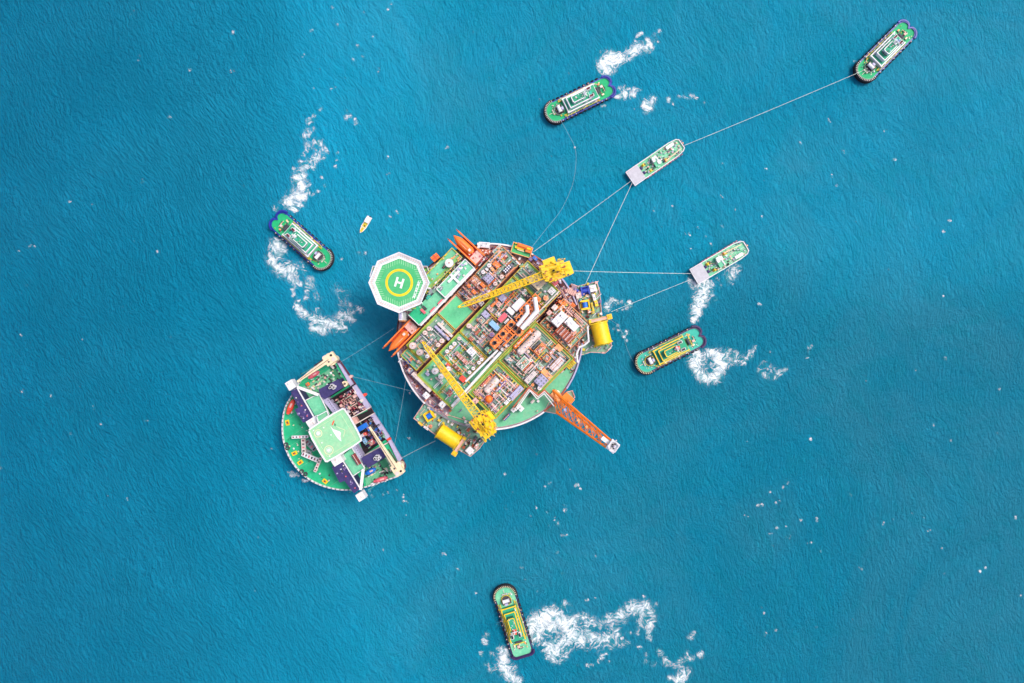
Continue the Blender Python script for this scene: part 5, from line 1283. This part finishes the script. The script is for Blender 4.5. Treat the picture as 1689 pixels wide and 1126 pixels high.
for (px,py) in ((471.5,733),(474,739),(497,777.5),(503.5,782)):
    b = MB(); x,y = Q(px,py,13); b.ring(x,y,Z0+.1,Z0+1.2,1.2,.6,dgrey,16); b.build('tyre_fender',V)
for (px,py,m) in ((600.6,651.5,red),(640.5,725,red),(577.5,621.5,salm)):
    b = MB(); x,y = Q(px,py,13); b.box(x,y,Z0-1,Z0+1.2,1.6,1.3,m); b.cyl(x,y+.8,Z0-1,Z0+1.4,.7,m,10); b.build('fairlead',V)
# things on the vessel
def cream_crane(bx,by,tx,ty,label,w0):
    o = root('deck_crane',label,'crane',bx,by,26,Z0,0); ex,ey = W(tx,ty,27); ex -= o.location.x; ey -= o.location.y; a = atan2(ey,ex); D = hypot(ex,ey)
    T = lambda x,y: (x*cos(a)-y*sin(a),x*sin(a)+y*cos(a))
    b = MB(); b.cyl(0,0,0,11,1.9,cream,20); b.cyl(0,0,11,12,3.5,cream,24); b.build('pedestal',o)
    b = MB(); b.box(*T(-.5,0),12,15,6.5,5.4,cream,a); b.cyl(*T(-2.2,1.2),15,15.6,1.1,offw,12); b.cyl(*T(-2.2,-1.2),15,15.5,.6,dark,12); b.cyl(*T(.8,1),15,15.4,.5,dgrey,10); b.box(*T(1.5,-2.6),12.2,14.2,2,1.4,offw,a); b.build('slewing_house',o)
    b = MB(); n_ = 8
    for i in range(n_):
        t0,t1 = i/n_,(i+1)/n_; p,q = T(1+(D-1)*t0,0),T(1+(D-1)*t1,0); wd = w0*(1-.62*t0); b.box((p[0]+q[0])/2,(p[1]+q[1])/2,14+t0*.4,15.2-t0*.6,(D-1)/n_+.02*i,wd,cream,a)
    b.tube((*T(0,0),16.2),(*T(D*.9,0),15.3),.12,brown,5); b.build('boom',o)
    b = MB(); b.tube((*T(2,-w0*.7),14.4),(*T(D*.42,-w0*.7),14.2),.3,brown,8); b.build('ram',o)
cream_crane(543.5,592.5,490,629.5,'cream crane at the top corner with its boom laid along the deck edge',2.6)
cream_crane(655,772.5,609,704,'cream crane at the lower right corner with its boom over the dark well',2.6)
o = root('hose_reel','small cream crane base beside the upper dark well','reel',568,633,17,Z0,0); b = MB(); b.cyl(0,0,0,4,1.5,cream,16); b.ring(0,0,4,4.6,1.6,.8,cream,18); b.build('reel_body',o); b = MB(); b.cyl(0,0,4,4.9,.5,dgrey,10); b.build('hub',o)
def rboat(px,py,L,ang,label,m=pink,zb=Z0+1.5,wd=2.6,name='lifeboat',cat='lifeboat'):
    o = root(name,label,cat,px,py,zb+2,zb,ang); L *= k(zb+2); b = MB(); n=12; vs=[]; fs=[]; ms=10
    for i in range(n+1):
        t=i/n; f_ = max(.08,math.sin(pi*min(max(t*.92+.04,0),1))**.45)
        for j in range(ms): a=2*pi*j/ms; vs.append((-L/2+L*t,cos(a)*wd/2*f_,1.2+sin(a)*1.1*f_**.5))
    for i in range(n):
        for j in range(ms): fs.append((i*ms+j,(i+1)*ms+j,(i+1)*ms+(j+1)%ms,i*ms+(j+1)%ms))
    fs += [tuple(range(ms-1,-1,-1)),tuple(n*ms+j for j in range(ms))]
    b.add(vs,fs,m); b.build('hull',o,True)
    b = MB(); b.box(-L*.15,0,2.1,2.9,L*.22,wd*.45,m); b.box(L*.1,0,2.15,2.35,L*.3,wd*.3,salm); b.build('canopy',o)
    b = MB()
    for s_ in (-.3,.3): b.box(s_*L,0,-1.3,.5,.4,wd*.9,white); b.box(s_*L,-wd*.62,-1.3,3.0,.5,.4,white)
    b.build('davit',o)
rboat(517,618,21,31,'red lifeboat near the upper cream crane on the D-shaped vessel')
rboat(627.5,791,24,17,'red lifeboat beside the lower cream crane on the D-shaped vessel')
rboat(478.8,671,26,66,'long red lifeboat on the left edge next to the navy wing',m=red,wd=3.4)
rboat(610.7,777.5,19,28,'bright blue boat on deck between the navy casing and lower lifeboat',m=bblue,wd=3.2,name='workboat',cat='boat')
unit(633.5,764,12,14,4,'dark green square container beside the lower navy casing',gdark,Z0+.2,31.8,'container','container','container')
unit(597.5,704.5,19,8,4,'bright blue box in the lower dark well',bblue,Z0+.3,31.8,'container','container','container')
unit(601,716.3,7,5,3,'red box in the lower dark well below the blue one',red,Z0+.3,31.8,'equipment_skid','skid','plain')
unit(601.5,727.5,6,8,3,'teal round-topped box in the lower dark well',lblue,Z0+.3,31.8,'equipment_skid','skid','fan')
unit(612,730,9,9,3,'pink square framed box in the lower dark well',pink,Z0+.3,31.8,'equipment_skid','skid','open')
unit(587.5,757.5,20,7,2,'dark maroon rack on the mint deck by the lower navy casing',maroon,20.02,-58.2,'pipe_rack','pipe rack','rack')
unit(507,633.6,5,5,2,'orange round capstan box near the upper lifeboat',oran,Z0+.2,31.8,'capstan','capstan','fan')
unit(614,799,5,5,2,'small white box beside the lower red lifeboat',white,Z0+.2,20,'cabinet','cabinet','plain')

# ---------------------------------------------------------------- tugs
def tug_outline(L, B, off=0.0, stern='lobes', nb=20):
    """deck outline in metres, x forward"""
    hl, hb = L/2+off, B/2+off; pts = []
    xb = hl-hb*.98
    for i in range(nb+1):
        a = pi/2-pi*i/nb; pts.append((xb+hb*.98*cos(a)**.9 if cos(a) > 0 else xb, hb*sin(a)))
    xs = -hl+hb*.62
    if stern == 'lobes':
        for i in range(9):
            a = -pi/2-(pi*.62)*i/8; pts.append((xs+hb*.6*cos(a)*1.0, -hb*.42+hb*.58*sin(a)))
        pts.append((-hl+hb*.34, 0))
        for i in range(9):
            a = pi/2+(pi*.62)*(8-i)/8; pts.append((xs+hb*.6*cos(a)*1.0, hb*.42+hb*.58*sin(a)))
    else:
        xs = -hl+hb*.35
        for i in range(7): a = -pi/2-(pi/2)*i/6; pts.append((xs+hb*.35*cos(a), -hb*.65+hb*.35*sin(a)))
        for i in range(7): a = pi-(pi/2)*i/6; pts.append((xs+hb*.35*cos(a), hb*.65+hb*.35*sin(a)))
    return pts
def tug(px,py,ang,label,L=43.6,B=13.6,sty='white',hullm=hullb,deck=gtug,stern='lobes',seed=1):
    o = root('tugboat',label,'tugboat',px,py,4,0,ang,'harbour tugs round the platform'); rn = random.Random(seed)
    trim = white if sty == 'white' else yel; roof = groof
    kL = k(4); L = L-1.6; B = B-1.0
    ou = tug_outline(L,B,0,stern); lo = [(x*.95,y*.9) for x,y in ou]
    b = MB(); b.prism(ou,-1.5,2.6,hullm,lo); b.prism(tug_outline(L,B,-.75,stern),2.6,3.0,hullm); b.build('hull',o)
    b = MB(); b.prism(tug_outline(L,B,-.8,stern),3.0,3.06,deck); b.build('deck',o)
    b = MB(); bw_ = [p for p in tug_outline(L,B,-.8,stern) if p[0] > L/2-B*.62]; b.wall(bw_,3.0,3.9,.35,gdeck,closed=False); bw_ = tug_outline(L,B,-.8,stern); k_ = [p for p in bw_ if p[0] < L/2-B*.5]; b.wall(k_,3.0,3.7,.3,hullm,closed=False); 
    # bow fender: thick rubber with pale lashings
    f = MB(); bo = [p for p in tug_outline(L,B,.3,stern) if p[0] > L/2-B*.62]
    for p,q in zip(bo[:-1],bo[1:]): f.tube((p[0],p[1],3.3),(q[0],q[1],3.3),.75,black,8)

    for p,q in zip(bo[:-1],bo[1:]): f.tube((p[0],p[1],1.6),(q[0],q[1],1.6),.7,black,8)
    for i,p in enumerate(bo):
        if i % 1 == 0:
            nx,ny = p[0]-(L/2-B/2),p[1]; d = hypot(nx,ny) or 1
            f.box(p[0]-nx/d*.35,p[1]-ny/d*.35,3.9,4.12,.9,.28,cream if sty!='white' else offw,atan2(ny,nx))
    f.build('bow_fender',o); b.build('bulwark',o)
    so_ = [p for p in tug_outline(L,B,.25,stern) if p[0] < -L/2+B*.62]; f = MB()
    for p,q in zip(so_[:-1],so_[1:]): f.tube((p[0],p[1],2.6),(q[0],q[1],2.6),.75,hullm if sty=='white' else hullp,8)
    f.build('stern_fender',o)
    nt_ = 11
    for s_ in (-1,1):
        for i in range(nt_):
            x = -L/2+B*.55+(L-B*1.15)*i/(nt_-1); f = MB(); y = s_*(B/2+.45)
            n=12; R0,r0=.8,.32; vs=[];fs=[]
            for a in range(n):
                for c in range(6):
                    A=2*pi*a/n; C=2*pi*c/6; vs.append((x+(R0+r0*cos(C))*cos(A),y+r0*sin(C),2.6+(R0+r0*cos(C))*sin(A)))
            for a in range(n):
                for c in range(6): fs.append((a*6+c,((a+1)%n)*6+c,((a+1)%n)*6+(c+1)%6,a*6+(c+1)%6))
            f.add(vs,fs,black)
            if rn.random()<.5: f.box(x,s_*(B/2+.05),3.1,3.9,.35,.5,offw)
            f.build('tyre_fender',o)
    # superstructure tiers, open U-shaped trims round green roofs
    def tier(x0,x1,hw,z0,z1,name='deckhouse',tw=.55,par=None,c=.0):
        q = MB(); q.prism([(x0,-hw),(x1-c,-hw),(x1,-hw+c),(x1,hw-c),(x1-c,hw),(x0,hw)],z0,z1,white if sty=='white' else groof); ob = q.build(name,par or o)
        q = MB(); q.prism([(x0+.2,-hw+tw),(x1-tw-c*.6,-hw+tw),(x1-tw,-hw+tw+c*.6),(x1-tw,hw-tw-c*.6),(x1-tw-c*.6,hw-tw),(x0+.2,hw-tw)],z1,z1+.05,roof); q.build('roof',ob)
        q = MB(); q.wall([(x0,-hw+tw/2),(x1-c,-hw+tw/2),(x1-tw/2,-hw+c+tw/2),(x1-tw/2,hw-c-tw/2),(x1-c,hw-tw/2),(x0,hw-tw/2)],z1,z1+.25,tw,trim,closed=False); q.build('roof_trim',ob); return ob
    t1 = tier(-9.6-(seed%3)*.4,9.3,4.5,3.06,5.4,tw=.6)
    t2 = tier(-5.4,7.6-(seed%2)*.5,3.25,5.45,7.6,tw=.5,c=.3)
    t3 = tier(-2.0,5.4-(seed%2)*.6,2.05,7.65,10.2,'wheelhouse',tw=.42,c=.7)
    q = MB(); 
    for y in (-1.4,-.5,.5,1.4): q.box(5.42,y,8.6,9.8,.06,.7,dgrey)
    for s_ in (-1,1):
        for x in (0,1.6,3.2): q.box(x,s_*2.07,8.6,9.8,1.2,.06,dgrey)
    q.build('window',t3)
    # side-deck rails
    q = MB(); q.rail([(-10.4,-5.3),(10.2,-5.3),(11.8,-4.0)],3.06,yelo,1.0,False,2.2,.11); q.rail([(-10.4,5.3),(10.2,5.3),(11.8,4.0)],3.06,yelo,1.0,False,2.2,.11)
    q.box(-9.9,0,3.06,3.7,.5,9.6,yelo); q.box(10.3,4.2,3.06,3.9,2.2,.4,yelo); q.box(10.3,-4.2,3.06,3.9,2.2,.4,yelo); q.build('handrail',o)
    # mast, radar and funnels
    mx_ = -2.6; q = MB(); q.tube((mx_,0,7.6),(mx_,0,15),.28,white if sty=='white' else offw,8); q.tube((mx_,-2.1,12),(mx_,2.1,12),.2,white,6); q.tube((mx_-1.4,0,11),(mx_+1.4,0,11),.2,white,6)
    q.box(mx_+.6,0,13.2,13.4,.35,2.4,white); q.tube((mx_-1.5,-1.3,7.6),(mx_,0,13),.16,white,6); q.tube((mx_-1.5,1.3,7.6),(mx_,0,13),.16,white,6); q.box(mx_,0,10.2,10.5,1.8,1.8,white if sty=='white' else red); q.build('mast',o)
    for s_ in (-1,1):
        q = MB(); q.prism([(-7.4,s_*2.9),(-4.8,s_*2.9),(-4.4,s_*2.2),(-4.8,s_*1.5),(-7.4,s_*1.5)],5.45,9.0,white); q.build('casing',fn:=MB().box(-6,s_*2.2,5.44,5.46,2,1,white).build('funnel',o))
        q = MB(); q.box(-6,s_*2.2,9.0,9.5,2.0,1.0,maroon if sty=='white' else dgrey); q.cyl(-6.3,s_*2.2,9.5,9.9,.35,dark,10); q.build('funnel_cap',fn)
    if sty != 'white':
        q = MB(); q.prism([(-4.6,-.9),(-2.2,-1.5),(-1.4,-.4),(-2.6,1.2),(-4.2,.8)],10.5,10.9,red); q.build('tarpaulin',o)
    else:
        q = MB(); q.box(-6.2,0,5.45,6.8,2.2,2.0,lblue if seed%2 else gteal); q.box(-8,.9,5.45,6.2,1.2,1.2,blue if seed%2 else dgrey); q.build('locker',o)
    # bow winch
    q = MB(); q.box(13,0,3.06,3.7,4.6,5.0,dgrey); q.box(12.4,2.2,3.7,5.2,2.6,.7,black); q.box(12.4,-2.2,3.7,5.2,2.6,.7,black); q.ring(13,0,3.7,4.0,3.0,2.7,yelo if sty!='white' else gdull,24); wn_ = q.build('bow_winch',o)
    q = MB(); q.tube((13,-1.8,5.0),(13,1.8,5.0),1.0,white,16); q.tube((13,-2.0,5.0),(13,-1.8,5.0),1.4,offw,16); q.tube((13,1.8,5.0),(13,2.0,5.0),1.4,offw,16); q.box(11.2,.4,3.7,5.6,1.2,1.8,lav); q.build('winch_drum',wn_)
    q = MB()
    for y in (-1.1,1.1): q.cyl(16.6,y,3.06,4.4,.35,offw,10)
    q.tube((16.6,-1.6,4.0),(16.6,1.6,4.0),.22,offw,8); q.tube((17,0,3.5),(19.2,0,3.5),.16,offw,6); q.build('bitt',o)
    # aft gear
    q = MB(); q.box(-11.3,0,3.06,4.2,2.0,4.6,gdark); q.tube((-11.3,-1.7,4.6),(-11.3,1.7,4.6),.8,dgrey,14); q.build('aft_winch',o)
    q = MB(); q.box(-12.9,0,3.06,3.5,.5,7.6,yelo if sty!='white' else dgrey)
    q.box(-14.2,(.9 if seed%2 else -1.2),3.06,4.6,1.3,1.3,(offw,salm)[seed%2]); q.cyl(-15.4,-.8,3.06,4.2,.5,dgrey,10); q.cyl(-15.4,.8,3.06,4.2,.5,dgrey,10)
    q.box(-13.4,3.1,3.06,3.9,1.4,.8,cream); q.box(-13.6,-3.2,3.06,3.8,1.2,.8,orel); q.tube((-15,-2,4.2),(-15,2,4.2),.15,cream,6); q.build('towing_gear',o)
    q = MB()
    for i in range(70):
        x = rn.uniform(-10.4,12); y = rn.choice([-1,1])*rn.uniform(4.7,5.6)
        q.box(x,y,3.06,3.06+rn.uniform(.3,1.2),rn.uniform(.3,1.2),rn.uniform(.2,.5),rn.choice([white,yelo,gdull,orel,grey,lav,black]))
    for i in range(26):
        x = rn.uniform(-8.8,8.6); hw = 3.5; y = rn.choice([-1,1])*rn.uniform(3.1,3.8); q.box(x,y,5.46,5.46+rn.uniform(.2,.9),rn.uniform(.3,1.1),rn.uniform(.2,.5),rn.choice([white,grey,trim,offw,dgrey,purp]))
    for i in range(34):
        x = rn.uniform(-16.5,-10.5); y = rn.uniform(-4.6,4.6)
        if i%2 or abs(y)>3.6: q.box(x,y,3.06,3.06+rn.uniform(.2,.8),rn.uniform(.2,.8),rn.uniform(.2,.6),rn.choice([yelo,gdark,gdull,cream,dgrey,salm,white]))
    for i in range(30):
        x = rn.uniform(10.5,16.5); y = rn.uniform(-4,4); q.box(x,y,3.06,3.06+rn.uniform(.2,.9),rn.uniform(.2,.9),rn.uniform(.2,.7),rn.choice([white,gdark,dgrey,offw,yelo,lav]))
    for i in range(10): q.box(rn.uniform(-1.6,4.6),rn.uniform(-1.3,1.3),10.26,10.26+rn.uniform(.2,.8),rn.uniform(.2,.7),rn.uniform(.2,.6),rn.choice([white,black,offw,lblue,dgrey]))
    q.build('deck_fittings',o)
    return o
tug(1461.5,83.5,225,'blue-hulled green tug at the top right corner towing a white workboat',seed=1)
tug(956,164,206,'blue-hulled green tug at top centre with white terraced deckhouse, stern to the foam',seed=2)
tug(497,397,-41.5,'blue-hulled green tug left of the helideck pointing down right',seed=4)
tug(1105.5,578,206.5,'purple-hulled tug with yellow-striped teal deckhouse right of the platform',sty='yellow',hullm=hullp,deck=gteal,seed=3)
tug(846,1026,107,'purple-hulled tug with yellow-striped deckhouse alone at the bottom',sty='yellow',hullm=hullp,deck=gmint,stern='square',L=43.5,seed=5)

# ---------------------------------------------------------------- white workboats with slatted ramps
def workboat(px,py,ang,label,seed,flip=1,L=35.5,B=9.2,red_side=False):
    o = root('workboat',label,'workboat',px,py,3,0,ang,'white workboats with ramps'); rn = random.Random(seed)
    hl,hb = L/2,B/2; ou = [(-hl,-hb),(hl-6,-hb),(hl-1.4,-hb+.7),(hl,-hb+1.9),(hl,hb-1.9),(hl-1.4,hb-.7),(hl-6,hb),(-hl,hb)]
    b = MB(); b.prism(ou,-1,2.4,maroon,[(x*.98,y*.95) for x,y in ou]); b.build('hull',o)
    b = MB(); b.prism([(x*.99,y*.97) for x,y in ou],2.4,2.46,gmint); b.build('deck',o)
    b = MB(); b.wall(ou,2.3,3.5,.38,white); b.build('bulwark',o)
    b = MB(); b.box(-hl+3.9,0,2.46,3.6,7.4,B-.2,ramp_)
    for i in range(10): b.box(-hl+3.9,-hb+.6+i*(B-1.2)/9,3.6,3.72,7.2,.3,ramp_)
    b.build('ramp',o)
    for y in (-1.5,1.5):
        b = MB(); b.tube((-hl+8.4,y-.9,3.4),(-hl+8.4,y+.9,3.4),.7,navy,14); b.build('roller',o)
    for (x,y) in ((-hl+10.6,2.3),(-hl+12.4,-2.6),(hl-12.5,-2.6*flip)):
        b = MB(); b.box(x,y,2.46,3.4,2.6,1.5,yel); b.tube((x-.4,y-.7,3.8),(x-.4,y+.7,3.8),.6,yelo,12); b.box(x+.9,y,3.4,4,.6,1,dgrey); b.build('windlass',o)
    b = MB(); b.box(-.4,0,2.46,4.6,3.4,B*.66,gmint); b.box(-.4,B*.24,4.6,5.1,2.6,B*.14,white); b.box(.9,0,4.6,5.3,.5,B*.6,white); b.box(.8,-1.4*flip,4.6,5.2,2,2,white); w_ = b.build('pilot_house',o)
    b = MB(); b.box(-1.6,1,4.6,6.4,1.6,2.2,white); b.tube((-.2,0,4.6),(-.2,0,8),.16,white,6); b.tube((-.2,-1.4,7),(-.2,1.4,7),.12,white,6); b.build('mast',w_)
    b = MB(); b.box(hl-6.5,2.7*flip,2.46,4.2,5.0,1.8,white); b.build('locker',o)
    b = MB(); b.tube((hl-13.2,-3.0*flip,4.2),(hl-2.2,-2.2*flip,4.4),.36,cream,8,r2=.25); b.cyl(hl-13,-3*flip,2.46,4.4,.6,oran,12); b.build('deck_crane',o)
    b = MB()
    for i in range(190):
        x,y = rn.uniform(-hl+9.5,hl-1.5),rn.uniform(-hb+.8,hb-.8)
        if rn.random()<.3: q=rn.uniform(.8,2.4); b.tube((x-q/2,y,3),(x+q/2,y,3),.1,rn.choice([white,gdull,salm]),5)
        else: b.box(x,y,2.46,2.46+rn.uniform(.3,1.3),rn.uniform(.3,1.1),rn.uniform(.3,.9),rn.choice([white,offw,gdark,navy,black,lav,salm,gmint,cream]))
    b.build('deck_fittings',o)
    b = MB()
    for s_ in ((-1,) if flip>0 else (1,)):
        for i in range(26): x = -hl+8+i*(L-10)/26; b.box(x,s_*(hb+.45),.8,2.7,.7,.35,(maroon,pink,purp,salm)[i%4])
    for i in range(8): b.box(hl+.5,-2.6+i*.75,1,3,.6,.6,(black,navy,maroon)[i%3])
    b.cyl(hl+.9,0,1.5,3.2,.4,orel,10); b.build('rubbing_strip',o)
workboat(1082,266,34.5,'white workboat with slatted ramp, left of two, towed by the corner tug',21,1)
workboat(1187.5,431,30.5,'white workboat with slatted ramp and red side strip, right of two above the foam',22,-1,L=34.5,B=9.6)
# small boat
o = root('motorboat','tiny yellow and white motorboat between the left tug and the helideck','motorboat',602,370.5,1.2,0,238)
hb_ = [(-5.4,-1.5),(1.5,-1.6),(4,-1.0),(5.6,0),(4,1.0),(1.5,1.6),(-5.4,1.5)]
b = MB(); b.prism(hb_,-.5,1.1,white,[(x*.93,y*.7) for x,y in hb_]); b.build('hull',o)
b = MB(); b.prism([(x*.9+.1,y*.8) for x,y in hb_ if True],1.1,1.16,cream); b.box(3.3,0,1.16,1.3,2.6,1.3,yelo); b.box(-.2,0,1.16,1.35,3,2.2,yelo); b.build('deck',o)
b = MB(); b.box(-3.2,0,1.2,2.6,3.4,2.3,white); b.box(-3.2,0,2.6,2.66,3.6,2.5,white); b.build('canopy',o)
b = MB(); b.box(.6,.3,1.35,1.9,.7,.6,brown); b.box(2.9,.2,1.3,1.7,.4,.5,rust); b.box(-5.5,0,.6,1.7,.6,.7,black); b.build('outboard_motor',o)

# ---------------------------------------------------------------- tow and mooring lines
def rope(label, pts, r=.14, m=ropem, sag=2.0):
    """pts: (px,py,z) waypoints, with sag between the ends"""
    w_ = [(*W(px,py,z),z) for px,py,z in pts]; r = r*.9; n = len(w_)
    fine = []
    if n == 2:
        for i in range(25):
            t = i/24; fine.append(tuple(w_[0][c]+(w_[1][c]-w_[0][c])*t - (sag*4*t*(1-t) if c==2 else 0) for c in range(3)))
    else:
        for i in range(n-1):
            p0,p1,p2,p3 = w_[max(i-1,0)],w_[i],w_[i+1],w_[min(i+2,n-1)]
            for j in range(8):
                t = j/8; fine.append(tuple(.5*((2*p1[c])+(-p0[c]+p2[c])*t+(2*p0[c]-5*p1[c]+4*p2[c]-p3[c])*t*t+(-p0[c]+3*p1[c]-3*p2[c]+p3[c])*t**3) for c in range(3)))
        fine.append(w_[-1])
    c0 = fine[0]; fine = [(p[0]-c0[0],p[1]-c0[1],max(p[2],.12)-c0[2]) for p in fine]
    b = MB()
    for a,c in zip(fine[:-1],fine[1:]): b.tube(a,c,r,m,6)
    o = b.build('tow_rope'); o.location = c0; tag(o,label,'rope','tow ropes'); return o
rope('tow rope from the top right tug to the left white workboat',[(1424,116,6),(1128,240,3.5)],.11,sag=1.5)
rope('upper tow rope from the left workboat ramp to the green winch platform',[(1041,298,3.8),(880,415,24)],.09)
rope('tow rope from the left workboat ramp down to the blue winch',[(1043,301,3.8),(965,470,23.5)],.11)
rope('level tow rope from the right workboat to the upper yellow crane',[(1140,451,3.8),(930,446,24)],.12)
rope('tow rope from the right workboat slanting to the right yellow drum',[(1141,460,3.8),(1008,514,22)],.09)
rope('slack rope curving from the top centre tug to the platform rim',[(926,200,5),(936,218,1),(948,243,.3),(950,268,.3),(944,305,.3),(926,345,3),(902,376,12),(875,410,24)],.07,ropet)
rope('slack rope from the lower right tug bow to the right yellow drum',[(1049,603,5),(1040,588,.3),(1032,568,.3),(1028,552,.3),(1018,535,3),(1006,527,16)],.07,ropet)
rope('thin rope from the D-shaped vessel top corner to the platform rim',[(552,603,13),(650,541,24)],.07,ropet)
rope('thin rope from the D-shaped vessel side running right to the platform',[(569,618,13),(690,648,24)],.07,ropet)
rope('steep thin rope from the D-shaped vessel up to the platform rim',[(647,752,13),(669,628,24)],.07,ropet)
rope('thin rope from the D-shaped vessel to the lower yellow drum',[(659,757,13),(718,727,24)],.08,ropem)
# orange float on the slack rope
for (px,py,lab) in ((948,243,'small white float on the slack rope below the top centre tug'),(1028,556,'small white float on the slack rope near the right yellow drum')):
    o = root('float',lab,'float',px,py,.3,0,0); b = MB(); b.ball(0,0,.35,.55,white,12,8); b.build('float_body',o,True)
